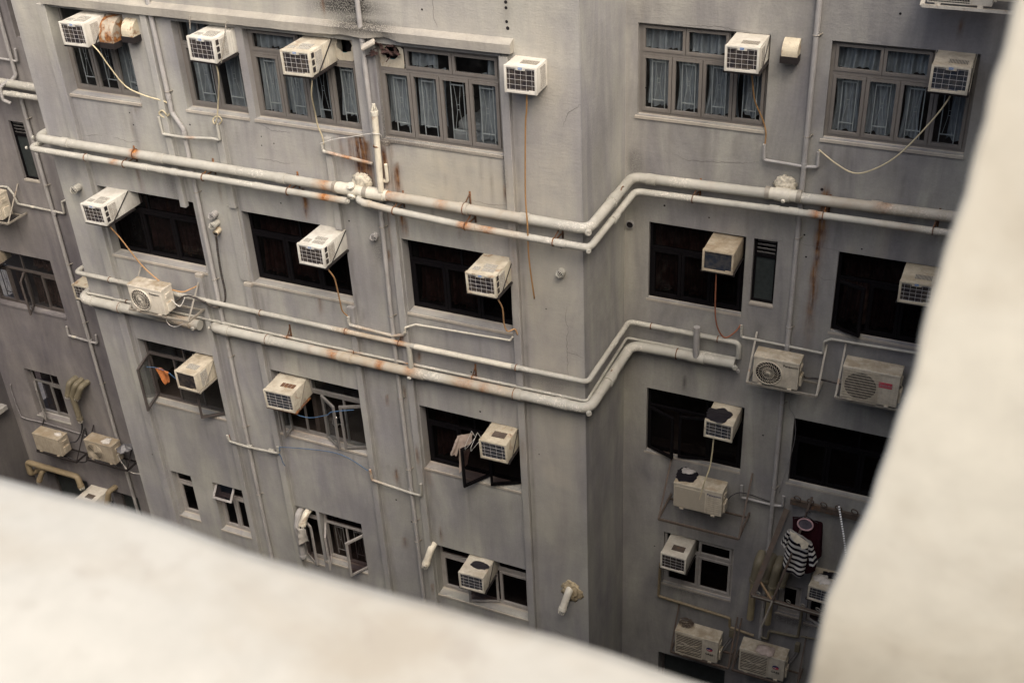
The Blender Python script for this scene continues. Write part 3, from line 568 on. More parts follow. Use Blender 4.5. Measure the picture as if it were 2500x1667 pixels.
for y, pts in ((12.997, [(-5.44, -8.5), (-5.46, -8.73), (-5.43, -8.83), (-5.45, -9.04), (-5.45, -9.73)]), (12.997, [(-10.11, -6.42), (-9.91, -6.50), (-9.58, -6.50)]), (12.997, [(-10.28, -6.98), (-10.0, -6.97), (-9.81, -6.99), (-9.62, -6.96)]),
        (12.997, [(-5.42, -5.85), (-5.36, -5.68), (-5.23, -5.58), (-5.19, -5.55)]), (14.637, [(-4.51, -6.79), (-4.3, -6.87), (-3.53, -6.80), (-3.31, -6.75)]), (12.997, [(-7.14, -4.3), (-7.14, -4.65), (-7.10, -4.76)]), (14.637, [(-2.66, -7.86), (-2.33, -7.87), (-2.13, -7.88)]),
        (12.997, [(-5.45, -9.25), (-5.30, -9.27), (-5.2, -9.29)]), (14.637, [(-2.4, -8.3), (-2.28, -8.36), (-2.15, -8.33)]), (12.997, [(-12.9, -7.0), (-12.6, -7.04), (-12.4, -7.0)]), (14.637, [(-4.4, -5.0), (-4.0, -4.98), (-3.5, -5.0)]), (12.997, [(-13.5, -7.05), (-13.1, -7.0)]), (12.997, [(-6.8, -7.1), (-6.5, -7.13), (-6.2, -7.08)]),
        (12.997, [(-5.9, -14.8), (-5.6, -14.95), (-5.35, -14.93)]), (14.637, [(-3.2, -7.88), (-2.9, -7.87)])): crack(y, pts)
for (x, z, y, r_) in [(-6.14, -4.36, 13, .022), (-6.14, -4.43, 13, .02), (-6.14, -4.60, 13, .02), (-6.13, -4.68, 13, .024), (-7.3, -4.55, 13, .014), (-8.15, -4.5, 13, .014), (-8.35, -4.55, 13, .014), (-11.35, -6.6, 13, .013), (-11.33, -6.82, 13, .013), (-10.1, -6.62, 13, .01), (-10.12, -6.76, 13, .01), (-9.9, -6.70, 13, .01), (-12.45, -6.55, 13, .012), (-12.43, -6.74, 13, .012),
        (-12.2, -6.1, 13, .012), (-3.8, -4.5, 14.64, .02), (-2.9, -4.5, 14.64, .018), (-2.45, -7.02, 14.64, .022), (-1.9, -4.45, 14.64, .02), (-1.75, -4.62, 14.64, .016), (-4.6, -7.6, 14.64, .016), (-3.95, -7.68, 14.64, .012), (-2.62, -7.72, 14.64, .014), (-2.57, -8.05, 14.64, .014), (-1.85, -7.8, 14.64, .012), (-7.0, -9.95, 13, .014), (-8.7, -9.7, 13, .014), (-9.3, -8.0, 13, .012), (-9.95, -7.65, 13, .012), (-8.8, -7.75, 13, .013), (-5.5, -7.6, 13, .012),
        (-5.75, -8.6, 13, .010), (-5.95, -11.2, 13, .010), (-13.6, -10.6, 13, .012), (-13.95, -10.2, 13, .012), (-13.8, -13.4, 13, .012), (-8.35, -13.3, 13, .016), (-8.6, -12.9, 13, .016), (-6.9, -10.65, 13, .016), (-2.95, -11.2, 14.64, .014), (-3.9, -16.0, 14.64, .016), (-3.9, -16.15, 14.64, .016), (-1.7, -9.7, 14.64, .03), (-4.9, -5.9, 14.64, .012), (-4.62, -14.0, 14.64, .012)]:
    B(MB().disc((x, y - .003, z), (0, -1, 0), r_, 9).build('bolt_hole', 'black'))

# ------------------------------------------------------------------ windows
def inset_bars(b, x0, x1, z0, z1, y0, y1, t, mi=0):
    b.box(x0, x1, y0, y1, z0, z0 + t, mi); b.box(x0, x1, y0, y1, z1 - t, z1, mi)
    b.box(x0, x0 + t, y0 + .001, y1 + .001, z0 + t, z1 - t, mi); b.box(x1 - t, x1, y0 + .001, y1 + .001, z0 + t, z1 - t, mi)
def grille_panel(b, x0, x1, z0, z1, y, t=.011):
    w_ = x1 - x0; h = z1 - z0; a = x0 + .24 * w_; c = x1 - .24 * w_; zt = z1 - .11 * h; zb = z0 + .15 * h
    b.box(a - t / 2, a + t / 2, y, y + t, z0, z1); b.box(c - t / 2, c + t / 2, y, y + t, z0, z1)
    b.box(a + t / 2, c - t / 2, y + .001, y + t - .001, zt - t * .8, zt + t * .8); b.box(a + t / 2, c - t / 2, y + .001, y + t - .001, zb - t * .6, zb + t * .6)
    m = (x0 + x1) / 2; q_ = .055 * w_; zm = (zt + zb) / 2; e = .07 * h; s = .0045; k = .135 * w_
    for sg in (-1, 1):
        b.bar((m + sg * k, y + .005, zt), (m + sg * q_, y + .005, zm + e), s, s); b.bar((m + sg * q_, y + .005, zm - e), (m + sg * k * 1.25, y + .005, zb), s, s); b.bar((m + sg * q_, y + .005, zm + e), (m + sg * q_, y + .005, zm - e), s, s)
    for zz in (zm + e * .75, zm - e * .45): b.bar((m - q_, y + .005, zz), (m + q_, y + .005, zz), s, s)
def curtain_mesh(x0, x1, z0, z1, y, seed, fold=.075, gather=0.0):
    b = MB(); n = max(10, int((x1 - x0) / .012)); m = 9; rr = random.Random(seed); ph = rr.uniform(0, 9); fq = rr.uniform(52, 68)
    for j in range(m + 1):
        t = j / m
        for i in range(n + 1):
            u = i / n; g_ = gather * math.sin(t * math.pi) * .5
            x = x0 + (x1 - x0) * (u * (1 - g_) + .5 * g_)
            yy = y + fold * (.5 * math.sin(u * (x1 - x0) * fq + ph + .8 * math.sin(t * 3 + ph)) + .35 * math.sin(u * (x1 - x0) * fq * .43 + ph * 2) + .25 * noise.noise(Vector((x * 6, t * 2.5, seed))))
            b.v.append((x, yy, z0 + (z1 - z0) * t + (.02 * math.sin(u * 9 + ph) if j == 0 else 0)))
    for j in range(m):
        for i in range(n): b.f.append((j * (n + 1) + i, j * (n + 1) + i + 1, (j + 1) * (n + 1) + i + 1, (j + 1) * (n + 1) + i))
    b.m = [0] * len(b.f); return b
def open_sash(parent, hinge_x, side, ang, w_, z0, z1, y, mat, glass):
    """casement swung outwards; side=+1 hinged on its left jamb, -1 on its right"""
    b = MB(); t = .042
    inset_bars(b, 0 if side > 0 else -w_, w_ if side > 0 else 0, z0, z1, -.018, .018, t)
    a0 = t if side > 0 else -w_ + t; a1 = w_ - t if side > 0 else -t
    b.quad((a0, 0, z0 + t), (a1, 0, z0 + t), (a1, 0, z1 - t), (a0, 0, z1 - t), 1)
    o = b.build('sash', [mat, glass], parent, loc=(hinge_x, y, 0), rot=(0, 0, -ang if side > 0 else ang)); return o
def window(key, D, yw, mat, glass, top, bot, trans, label=None, sill='sill', grille=None, curtains=(), curt='curtain', opens=(), sillout=.018, tz=None):
    """top: list of (fraction, kind); bot: list of kinds; kinds: s sash, f fixed, n nothing (an air conditioner or a gap), o open"""
    x0, x1, z0, z1, rv = D[key]; y = yw + rv; f = MB(); p = MB(); T = .042
    f.box(x0 + .001, x1 - .001, y, y + .055, z0 + .001, z0 + T); f.box(x0 + .001, x1 - .001, y, y + .055, z1 - T, z1 - .001); f.box(x0 + .001, x0 + T, y + .001, y + .056, z0 + T, z1 - T); f.box(x1 - T, x1 - .001, y + .001, y + .056, z0 + T, z1 - T)
    zt = z1 - trans
    if top: f.box(x0 + T, x1 - T, y - .004, y + .05, zt - .022, zt + .022)
    cells = []; a = x0 + T; W_ = x1 - x0 - 2 * T
    for fr, kd in (top or []):
        b_ = a + W_ * fr; cells.append((a, b_, zt + .022, z1 - T, kd, 't'))
        if b_ < x1 - T - .02: f.box(b_ - .014, b_ + .014, y + .012, y + .048, zt + .022, z1 - T)
        a = b_
    n = len(bot); zt2 = zt - .022 if top else z1 - T
    for i, kd in enumerate(bot):
        a = x0 + T + W_ * i / n; b_ = x0 + T + W_ * (i + 1) / n; cells.append((a, b_, z0 + T, zt2, kd, 'b'))
        if i < n - 1: f.box(b_ - .013, b_ + .013, y + .012, y + .048, z0 + T, zt2)
    gm = MB()
    for (a, b_, c, d, kd, row) in cells:
        if kd in 'sx': inset_bars(f, a + .005, b_ - .005, c + .004, d - .004, y - .014, y + .03, .042 if row == 'b' else .036)
        if kd in 'sf': p.quad((a, y + .02, c), (b_, y + .02, c), (b_, y + .02, d), (a, y + .02, d))
        if grille and row == 'b' and kd in 'sfo': grille_panel(gm, a + .035, b_ - .035, c + .03, d - .03, y + .065)
    w_ = B(f.build('window', mat))
    if label: lab(w_, label)
    if p.f: p.build('pane', glass, w_)
    if gm.f: gm.build('grille', grille, w_)
    for i, (u0, u1, zz0, zz1, gth) in enumerate(curtains):
        curtain_mesh(x0 + (x1 - x0) * u0, x0 + (x1 - x0) * u1, z0 + (z1 - z0) * zz0, z0 + (z1 - z0) * zz1, y + .17, hash(key) % 97 + i if False else sum(map(ord, key)) + i * 7, gather=gth).build('curtain', curt, w_, True)
    for (u, side, ang, wd) in opens:
        open_sash(w_, x0 + (x1 - x0) * u, side, R(ang), wd, z0 + T, zt2, y - .01, mat, glass)
    if sill:
        s = MB(); hh = .05; ins = .004
        s.v = [(x0 - .03, yw - sillout, z0 - hh), (x1 + .0, yw - sillout, z0 - hh), (x1, yw - sillout, z0 - .012), (x0 - .03, yw - sillout, z0 - .012), (x0 + ins, y + .002, z0 + .004), (x1 - ins, y + .002, z0 + .004), (x0 - .03, yw - .001, z0 - hh), (x1, yw - .001, z0 - hh)]
        s.f = [(0, 1, 2, 3), (3, 2, 5, 4), (0, 6, 7, 1), (0, 3, 4, 6), (1, 7, 5, 2)]; s.m = [0] * 5
        so_ = paint(s.build('sill', sill)); so_.parent = w_
    return w_
T_ = .35
window('W1', OPEN_A, YA, 'taupe', 'glass', [(.55, 'f'), (.45, 'f')], 'sss', T_, 'three light taupe window beside two duct hoods', grille='grille', curtains=((.62, 1, .0, .75, .2),), sillout=.03)
window('W2', OPEN_A, YA, 'taupe', 'glass', [(.30, 'f'), (.70, 'f')], 'ss', T_, grille='grille', curtains=((.5, 1, 0, .72, .3), (.0, .3, .0, .72, .3), (0, .3, .75, 1, 0)))
window('W3', OPEN_A, YA, 'taupe', 'glass', [(.46, 's'), (.36, 'f'), (.18, 'n')], 'ssss', T_, 'taupe window with a burnt out vent panel at its top right', grille='grille', curtains=((0, .34, .03, .74, .15), (.30, .56, .02, .74, .3), (.74, .98, .1, .74, .25), (0, .45, .75, 1, 0)))
window('W4', OPEN_A, YA, 'taupe', 'glass', [(.22, 'n'), (.40, 's'), (.38, 's')], 'ssss', T_, 'taupe window with a broken vent panel at its top left', grille='grille', curtains=((.0, .26, .10, .74, .0), (.25, .50, .12, .74, .1), (.76, .99, .06, .74, .1), (.22, .45, .75, 1, 0), (.85, 1, .75, 1, 0)))
window('WC1', OPEN_C, YC, 'taupe', 'glass', [(.355, 's'), (.345, 's'), (.30, 'f')], 'ssss', .42, grille='grille', curtains=((.02, .25, .06, .66, .3), (.27, .52, .04, .66, .25), (.5, .78, .03, .66, .35), (.78, .98, .06, .66, .2), (0, .36, .68, 1, 0), (.36, .7, .68, 1, 0)), sillout=.02)
window('WC2', OPEN_C, YC, 'taupe', 'glass', [(.355, 's'), (.345, 's'), (.30, 'f')], 'ssss', .42, grille='grille', curtains=((.02, .24, .03, .66, .45), (.25, .52, .03, .66, .3), (.52, .66, .03, .66, .45), (.85, .98, .06, .66, .2), (0, .36, .68, 1, 0), (.36, .68, .68, 1, 0)), sillout=.02)
window('R2C1', OPEN_A, YA, 'blackframe', 'glass_dark', [(.42, 'f'), (.58, 'f')], 'sss', .40, grille='grille_dark', curtains=((.3, .98, .05, .95, .1),), curt='curtain_dark')
window('R2C2', OPEN_A, YA, 'blackframe', 'glass_dark', [(.5, 'f'), (.5, 'f')], 'sss', .40, grille='grille_dark', curtains=((.02, .6, .05, .95, .1),), curt='curtain_dark')
window('R2C3', OPEN_A, YA, 'blackframe', 'glass_dark', [(.5, 'f'), (.5, 'f')], 'sss', .40, grille='grille_dark', curtains=((.02, .7, .05, .95, .1),), curt='curtain_dark')
window('C2a', OPEN_C, YC, 'blackframe', 'glass_dark', [(.66, 'f'), (.34, 'f')], 'sss', .42, grille='grille_dark', curtains=((.02, .7, .05, .95, .1),), curt='curtain_dark', sillout=.006)
window('C2c', OPEN_C, YC, 'blackframe', 'glass_dark', [(.66, 'f'), (.34, 'f')], 'oss', .42, 'black window whose left casement stands ajar', grille='grille_dark', curtains=((.02, .98, .05, .95, .1),), curt='curtain_dark', opens=((.02, 1, 22, .42),), sillout=.006)
window('R3C1', OPEN_A, YA, 'alu_dark', 'glass', [(.50, 'f'), (.50, 'f')], 'ofo', .36, 'bronze framed window with both end casements pushed open', opens=((.02, 1, 72, .50), (.985, -1, 38, .50)), sill='sill')
window('R3C2', OPEN_A, YA, 'alu', 'glass', [(.38, 'n'), (.62, 's')], 'oooo', .36, 'grey window with three casements pushed open', opens=((.09, 1, 82, .30), (.50, 1, 30, .42), (.985, -1, 24, .42)), grille=None)
window('R3C3', OPEN_A, YA, 'blackframe', 'glass_dark', [(.5, 'f'), (.5, 'f')], 'soo', .40, 'black window with two casements swung out under a rusty air conditioner', opens=((.655, -1, 58, .53), (.985, -1, 28, .53)), curtains=((.03, .3, .05, .9, .1),), curt='curtain_dark')
window('C3a', OPEN_C, YC, 'blackframe', 'glass_dark', [(.62, 'f'), (.38, 'f')], 'oos', .36, 'black window with two casements ajar above a boxy condenser', opens=((.02, 1, 22, .49), (.655, -1, 12, .48)), sillout=.006)
window('C3b', OPEN_C, YC, 'blackframe', 'glass_dark', [(.62, 'f'), (.38, 'f')], 'sss', .40, sillout=.006)
window('R4a', OPEN_A, YA, 'alu_pale', 'glass_dark', [(1.0, 'f')], 's', .30)
window('R4b', OPEN_A, YA, 'alu_pale', 'glass_dark', [(1.0, 'f')], 'ss', .34, 'narrow window with its top vent pane propped out')
window('R4c', OPEN_A, YA, 'alu_pale', 'glass_dark', [(1.0, 'n')], 'o', .30, opens=((.0, 1, 30, .40),))
window('R4d', OPEN_A, YA, 'alu_pale', 'glass_dark', [(1.0, 'f')], 'oo', .30, 'narrow window with both casements open over a scroll grille', opens=((.03, 1, 60, .40), (.97, -1, 60, .40)), grille='alu')
window('R4e', OPEN_A, YA, 'alu_pale', 'glass_dark', [(.36, 'f'), (.28, 'n'), (.36, 's')], 'sos', .34, 'pale framed window with its middle casement ajar', opens=((.64, -1, 20, .52),))
window('C4a', OPEN_C, YC, 'alu_pale', 'glass_dark', [(.5, 'n'), (.5, 's')], 'ss', .36, sillout=.01)
window('C4b', OPEN_C, YC, 'alu_pale', 'glass_dark', [], 's', 0, sillout=.02)
window('C4c', OPEN_C, YC, 'alu_pale', 'glass_dark', [(.4, 'n'), (.6, 'f')], 'os', .36, opens=((.02, 1, 25, .36),), sillout=.02)
window('D2', OPEN_D, YC, 'alu_dark', 'glass', [(.5, 'f'), (.5, 'f')], 'sofs', .44, 'wide grimy window with one casement pushed open', opens=((.50, 1, 55, .42),), sill='wall_left', grille='grille_dark', curtains=((.55, 1, .68, 1, .1), (.5, .9, .02, .55, .2)), curt='curtain_dark')
window('D3', OPEN_D, YC, 'alu', 'glass_dark', [(.6, 'f'), (.4, 'f')], 'os', .38, opens=((.03, 1, 40, .42),), sill='wall_recess', grille='grille_dark')
for key, D, yw in (('C2b', OPEN_C, YC), ('D1', OPEN_D, YC)):
    x0, x1, z0, z1, rv = D[key]; y = yw + rv; f = MB(); inset_bars(f, x0 + .001, x1 - .001, z0 + .001, z1 - .001, y, y + .04, .032); zt = z1 - .29
    f.box(x0 + .033, x1 - .033, y + .002, y + .036, zt - .015, zt + .015)
    w_ = B(lab(f.build('window', 'blackframe'), 'slim black louvre window'))
    MB().quad((x0, y + .03, z0), (x1, y + .03, z0), (x1, y + .03, zt), (x0, y + .03, zt)).build('pane', 'glass_frost', w_)
    lv = MB()
    for k in range(4): lv.bar((x0 + .04, y + .02, z1 - .06 - k * .062), (x1 - .04, y + .02, z1 - .06 - k * .062), .055, .006, up=(0, .8, .6))
    lv.build('louvre', 'alu', w_)
    s = MB(); s.bbox(x0 - .01, x1 + .01, yw - .012, y, z0 - .035, z0 + .003, .004); so_ = paint(s.build('sill', 'sill')); so_.parent = w_
for key, D, yw in (('C5', OPEN_C, YC), ('D0', OPEN_D, YC), ('D5', OPEN_D, YC), ('D6', OPEN_D, YC)):
    x0, x1, z0, z1, rv = D[key]; f = MB(); inset_bars(f, x0 + .001, x1 - .001, z0 + .001, z1 - .001, yw + rv, yw + rv + .04, .035)
    w_ = B(f.build('window', 'alu_dark')); MB().quad((x0, yw + rv + .03, z0), (x1, yw + rv + .03, z0), (x1, yw + rv + .03, z1), (x0, yw + rv + .03, z1)).build('pane', 'glass_frost', w_)
# propped vent pane below left
vp = MB(); inset_bars(vp, -.21, .21, -.32, 0, -.015, .015, .04); vp.quad((-.17, 0, -.28), (.17, 0, -.28), (.17, 0, -.04), (-.17, 0, -.04), 1)
vpo = B(vp.build('vent_sash', ['alu_pale', 'glass_dark'], loc=(-12.29, 13.1, -13.72), rot=(R(-38), 0, 0)))
# broken vent panels of two top windows
for (x0, x1, z0, z1, y) in ((-8.72, -8.43, -5.375, -5.09, 13.09), (-8.02, -7.66, -5.375, -5.09, 13.05)):
    b = MB(); cxx = (x0 + x1) / 2; czz = z1 - .07; n = 28; ring = []
    for k in range(n):
        a = 2 * math.pi * k / n; rr = .105 * (1 + .35 * noise.noise(Vector((math.cos(a) * 2 + x0, math.sin(a) * 2, 3)))); ring.append((max(x0 + .01, min(x1 - .01, cxx + 1.15 * rr * math.cos(a))), y, max(z0 + .02, min(z1 - .003, czz + rr * math.sin(a)))))
    out = []
    for k in range(n):
        a = 2 * math.pi * k / n; dx, dz = math.cos(a), math.sin(a); t = min(((x1 - cxx) / dx if dx > 0 else (x0 - cxx) / dx) if abs(dx) > 1e-6 else 9, ((z1 - czz) / dz if dz > 0 else (z0 - czz) / dz) if abs(dz) > 1e-6 else 9); out.append((cxx + dx * t, y, czz + dz * t))
    b.v = ring + out; b.f = [(k, (k + 1) % n, n + (k + 1) % n, n + k) for k in range(n)]; b.m = [0] * n
    B(b.build('vent_panel', 'board')); t = MB(); t.box(x0 + .03, x1 - .03, y + .012, y + .018, z0 + .04, z0 + .11); B(t.build('insulation', 'teal')); B(MB().box(x0, x1, y + .25, y + .26, z0, z1).build('duct_back', 'black'))

db = MB(); rr = random.Random(11)
for k in range(26):
    c = Vector((-7.93 + rr.uniform(-.17, .17), 12.93 + rr.uniform(-.05, .1), -5.09 + rr.uniform(-.10, .06))); db.bar(c, c + Vector((rr.uniform(-.12, .12), rr.uniform(-.05, .05), rr.uniform(-.07, .05))), rr.uniform(.02, .05), rr.uniform(.006, .02))
B(lab(db.build('broken_lath', 'maroon_lath'), 'dark splintered lath hanging under the broken ledge'))
cb = MB(); cb.bbox(-.10, .10, -.05, .05, -.02, .02, .012); B(lab(cb.build('broken_chunk', 'sill', loc=(-8.06, 12.86, -5.03), rot=(R(20), R(-28), R(15))), 'loose pale chunk of the broken ledge'))

# ------------------------------------------------------------------ pipes
def rust_pipe(o, spots, tans=()):
    me = o.data; n = len(me.vertices); co = np.empty(n * 3); me.vertices.foreach_get('co', co); P = co.reshape(-1, 3); u = P[:, 0]
    a = np.zeros(n); t = np.zeros(n)
    for (x, r_, s) in spots: a = np.maximum(a, s * np.exp(-((u - x) / (r_ * .62)) ** 2))
    for (x0, x1, s) in tans: t = np.maximum(t, .55 * s * np.clip(np.minimum((u - x0) / .12, (x1 - u) / .12), 0, 1))
    for k, v in (('rust', a), ('tan', t)):
        at = me.attributes.new(k, 'FLOAT', 'POINT'); at.data.foreach_set('value', v.astype(np.float32))
    return o
def pipe(name, label, cat, pts, r, mat='pipe', rad=None, seg=14, spots=(), tans=(), coup=(), clamps=(), group=None, cap_ends=(), step=.12):
    P2 = dense(fillet(pts, rad or r * 2.2, 6), step); b = MB().tube(P2, r, seg)
    o = rust_pipe(smooth_by_angle(b.build(name, mat)), spots, tans); tag(o, label, cat, group)
    for c in coup:                                     # sockets: (point, direction, length)
        p = Vector(c[0]); d = Vector(c[1]).normalized() * c[2] / 2
        k = MB().tube([p - d, p - d * .98, p + d * .98, p + d], r, seg, radii=[r * 1.02, r * 1.13, r * 1.13, r * 1.02])
        rust_pipe(smooth_by_angle(k.build('coupling', c[3] if len(c) > 3 else mat, o)), spots, tans)
    for c in clamps:                                   # iron clamp ring and its triangular wall bracket: (x, y, z, wall y)
        x, y, z, yw = c[:4]; ry = MB(); ry.torus((x, y, z), (1, 0, 0), r + .006, .008, 20, 6)
        if len(c) > 4:
            ry.bar((x, y + r, z), (x + .02, yw, z + .01), .02, .012); ry.bar((x, y + r * .5, z + r * .8), (x + .03, yw, z + .17), .016, .010); ry.bar((x + .03, yw - .006, z - .06), (x + .03, yw - .006, z + .2), .025, .012)
        ry.build('clamp', 'rust', o, True)
    for c in cap_ends:
        p = Vector(c[0]); d = Vector(c[1]).normalized()
        k = MB().tube([p, p + d * .028, p + d * .03], c[2], 14, radii=[c[2], c[2], c[2] * .9]); k.torus(p + d * .03, d, c[2] * .62, c[2] * .12, 14, 6)
        rust_pipe(smooth_by_angle(k.build('end_cap', mat, o)), (), ())
    return o
zA, zB2 = -7.155, -7.28
cx_ = lambda x, y, z, L=.14: ((x, y, z), (1, 0, 0), L)
pipe('drain_pipe', 'thick grey drain pipe of the upper pair, wrapping round the corner', 'pipe', [(-14.34, 14.45, -7.15), (-14.34, 12.86, -7.15), (-8.9, 12.86, -7.16), (-5.05, 12.86, -7.18), (-5.03, 14.50, -7.16), (-0.4, 14.50, -7.07), (1.5, 14.5, -7.06)], .072, rad=.16,
     spots=((-12.38, .10, 1), (-9.05, .10, .8), (-8.02, .14, 1), (-8.30, .08, .7), (-7.75, .05, .5), (-7.15, .06, .6), (-2.40, .05, .7), (-1.60, .12, .5), (-3.95, .06, .4)), tans=((-9.2, -8.85, .9), (-8.0, -5.9, .35), (-2.4, -0.3, .5)),
     coup=[cx_(-13.75, 12.86, -7.15), cx_(-11.95, 12.86, -7.155, .2), cx_(-9.75, 12.86, -7.16), cx_(-6.85, 12.86, -7.17), cx_(-5.95, 12.86, -7.175), ((-5.04, 13.75, -7.17), (0, 1, 0), .16), cx_(-4.75, 14.5, -7.16), cx_(-1.72, 14.5, -7.09)], clamps=[(-12.4, 12.86, -7.152, 13.0), (-6.84, 12.86, -7.17, 13, 1), (-5.0, 14.0, -7.16, 14.0)], cap_ends=(((-14.40, 12.86, -7.15), (-1, -.4, 0), .03), ((-5.03, 12.79, -7.18), (.5, -1, 0), .045)))
pipe('drain_pipe', 'white plastic tee section with two plugged branches joining the rusty pipe ends', 'pipe', [(-8.88, 12.86, -7.16), (-8.02, 12.86, -7.165)], .078, 'pvc', tans=(), coup=[cx_(-8.86, 12.86, -7.16, .05, ) + ('steel',), cx_(-8.36, 12.86, -7.162, .07) + ('steel',), cx_(-8.2, 12.86, -7.163, .26) + ('pvc',), cx_(-8.66, 12.86, -7.161, .3) + ('pvc',)], cap_ends=(((-8.56, 12.79, -7.22), (0, -.8, -.6), .062), ((-8.56, 12.80, -7.08), (0, -.5, .85), .058)))
pipe('drain_pipe', 'thinner grey pipe below the thick one, ending in a capped stub by the tee', 'pipe', [(-14.42, 14.35, -7.29), (-14.42, 12.75, -7.29), (-8.62, 12.75, -7.29)], .05, rad=.11, spots=((-12.75, .05, .7), (-8.95, .14, .9), (-9.4, .06, .4)), tans=((-9.2, -8.6, .7),), coup=[cx_(-13.3, 12.75, -7.29), cx_(-12.15, 12.75, -7.29, .12), cx_(-11.85, 12.75, -7.29, .12), cx_(-11.6, 12.75, -7.29, .12), cx_(-10.1, 12.75, -7.29)],
     clamps=[(-13.3, 12.75, -7.29, 13.0), (-12.55, 12.75, -7.29, 13, 1), (-11.08, 12.75, -7.29, 13, 1), (-9.60, 12.75, -7.29, 13, 1)], cap_ends=(((-8.62, 12.75, -7.29), (1, -.5, 0), .03), ((-14.48, 12.75, -7.29), (-1, -.5, 0), .025)))
pipe('drain_pipe', 'thinner grey pipe that continues from the tee round the corner at the right', 'pipe', [(-8.44, 12.95, -7.22), (-8.46, 12.75, -7.26), (-7.84, 12.75, -7.32), (-6.79, 12.75, -7.37), (-5.0, 12.75, -7.39), (-4.95, 14.39, -7.32), (-2.33, 14.39, -7.27), (1.2, 14.39, -7.24)], .05, rad=.11, spots=((-6.78, .10, .9), (-6.45, .14, .8), (-8.3, .05, .5), (-2.45, .05, .7), (-1.3, .1, .4)), tans=((-6.9, -5.9, .5), (-8.4, -7.9, .5), (-1.8, 1, .35)),
     coup=[cx_(-8.3, 12.75, -7.28, .12), cx_(-6.7, 12.75, -7.37), cx_(-5.4, 12.75, -7.39), ((-4.96, 13.6, -7.35), (0, 1, 0), .16), cx_(-3.0, 14.39, -7.28), cx_(-2.75, 14.39, -7.275, .12), cx_(-2.5, 14.39, -7.27, .12)], clamps=[(-7.88, 12.75, -7.32, 13, 1), (-6.78, 12.75, -7.37, 13, 1), (-5.5, 12.75, -7.385, 13, 1), (-4.12, 14.39, -7.305, 14.64, 1), (-2.36, 14.39, -7.27, 14.64, 1), (-0.98, 14.39, -7.25, 14.64, 1)], cap_ends=(((-4.99, 12.69, -7.39), (.5, -1, 0), .035),))
# white tee with foam on the recess wall
pipe('drain_pipe', 'white plastic sleeve with steel band clamps on the right hand pipe', 'pipe', [(-3.12, 14.5, -7.11), (-2.72, 14.5, -7.10)], .082, 'pvc', coup=[cx_(-3.13, 14.5, -7.11, .06) + ('steel',), cx_(-2.71, 14.5, -7.10, .06) + ('steel',), cx_(-2.93, 14.5, -7.105, .2) + ('pvc',)], cap_ends=(((-2.9, 14.42, -7.15), (0, -1, -.5), .028),))
for (x, y, z, s, lb) in ((-8.45, 12.93, -7.06, .15, 'crumbly mass of hardened foam behind the white tee'), (-2.93, 14.6, -7.02, .15, 'smooth foam patch over the white sleeve at right')):
    bm = bmesh.new(); bmesh.ops.create_icosphere(bm, subdivisions=4, radius=1)
    for v in bm.verts:
        k = 1 + .28 * noise.noise(v.co * 3 + Vector((x, 0, 0))) + .22 * noise.noise(v.co * 8 + Vector((x, 3, 0))); v.co = Vector((x + v.co.x * s * k, y + v.co.y * s * .45 * k, z + v.co.z * s * .9 * k))
    b = MB(); bm.verts.index_update(); b.add([v.co[:] for v in bm.verts], [[v.index for v in f.verts] for f in bm.faces]); bm.free(); tag(b.build('foam_patch', 'foam', smooth=True), lb, 'foam')
for (x0, y, z0) in ((-11.95, 12.8, -7.24), (-11.72, 12.8, -7.24), (-2.9, 14.44, -7.2), (-2.68, 14.44, -7.2)):
    pass
pipe('drain_pipe', 'medium grey pipe of the lower pair running round both corners', 'pipe', [(-14.33, 14.5, -9.58), (-14.33, 12.88, -9.58), (-8.0, 12.88, -9.62), (-5.10, 12.88, -9.60), (-5.07, 14.52, -9.55), (-3.38, 14.52, -9.56), (-3.38, 14.52, -9.82)], .040, rad=.09, spots=((-8.12, .06, .9), (-8.4, .05, .5), (-6.6, .04, .3), (-9.0, .05, .4)), tans=((-9.3, -7.9, .75),), coup=[cx_(-13.6, 12.88, -9.585, .1), cx_(-10.6, 12.88, -9.605, .1), cx_(-9.05, 12.88, -9.612, .1), cx_(-7.75, 12.88, -9.62, .16) + ('pvc',), cx_(-6.2, 12.88, -9.61, .1), ((-5.08, 13.9, -9.57), (0, 1, 0), .12), cx_(-4.4, 14.52, -9.555, .1)],
     clamps=[(-13.6, 12.88, -9.585, 13), (-10.6, 12.88, -9.605, 13), (-9.05, 12.88, -9.612, 13), (-8.12, 12.88, -9.618, 13, 1), (-6.2, 12.88, -9.61, 13), (-4.72, 14.52, -9.555, 14.64), (-3.7, 14.52, -9.56, 14.64)])
pipe('drain_pipe', 'bright white length of newer plastic pipe on the lower pair', 'pipe', [(-7.85, 12.879, -9.62), (-6.27, 12.879, -9.61)], .044, 'pvc', spots=())
pipe('drain_pipe', 'thick grey pipe stub under the left condenser, ending in a blanked cap', 'pipe', [(-14.36, 14.5, -10.09), (-14.36, 12.86, -10.09), (-11.86, 12.86, -10.09)], .085, rad=.19, spots=((-12.2, .08, .3), (-11.95, .06, .4)), tans=((-12.7, -11.9, .55),), coup=[cx_(-13.55, 12.86, -10.09, .18), cx_(-14.1, 12.86, -10.09, .06), cx_(-12.1, 12.86, -10.09, .12)], clamps=[(-13.5, 12.86, -10.09, 13)], cap_ends=(((-11.95, 12.78, -10.12), (0, -1, -.2), .035),))
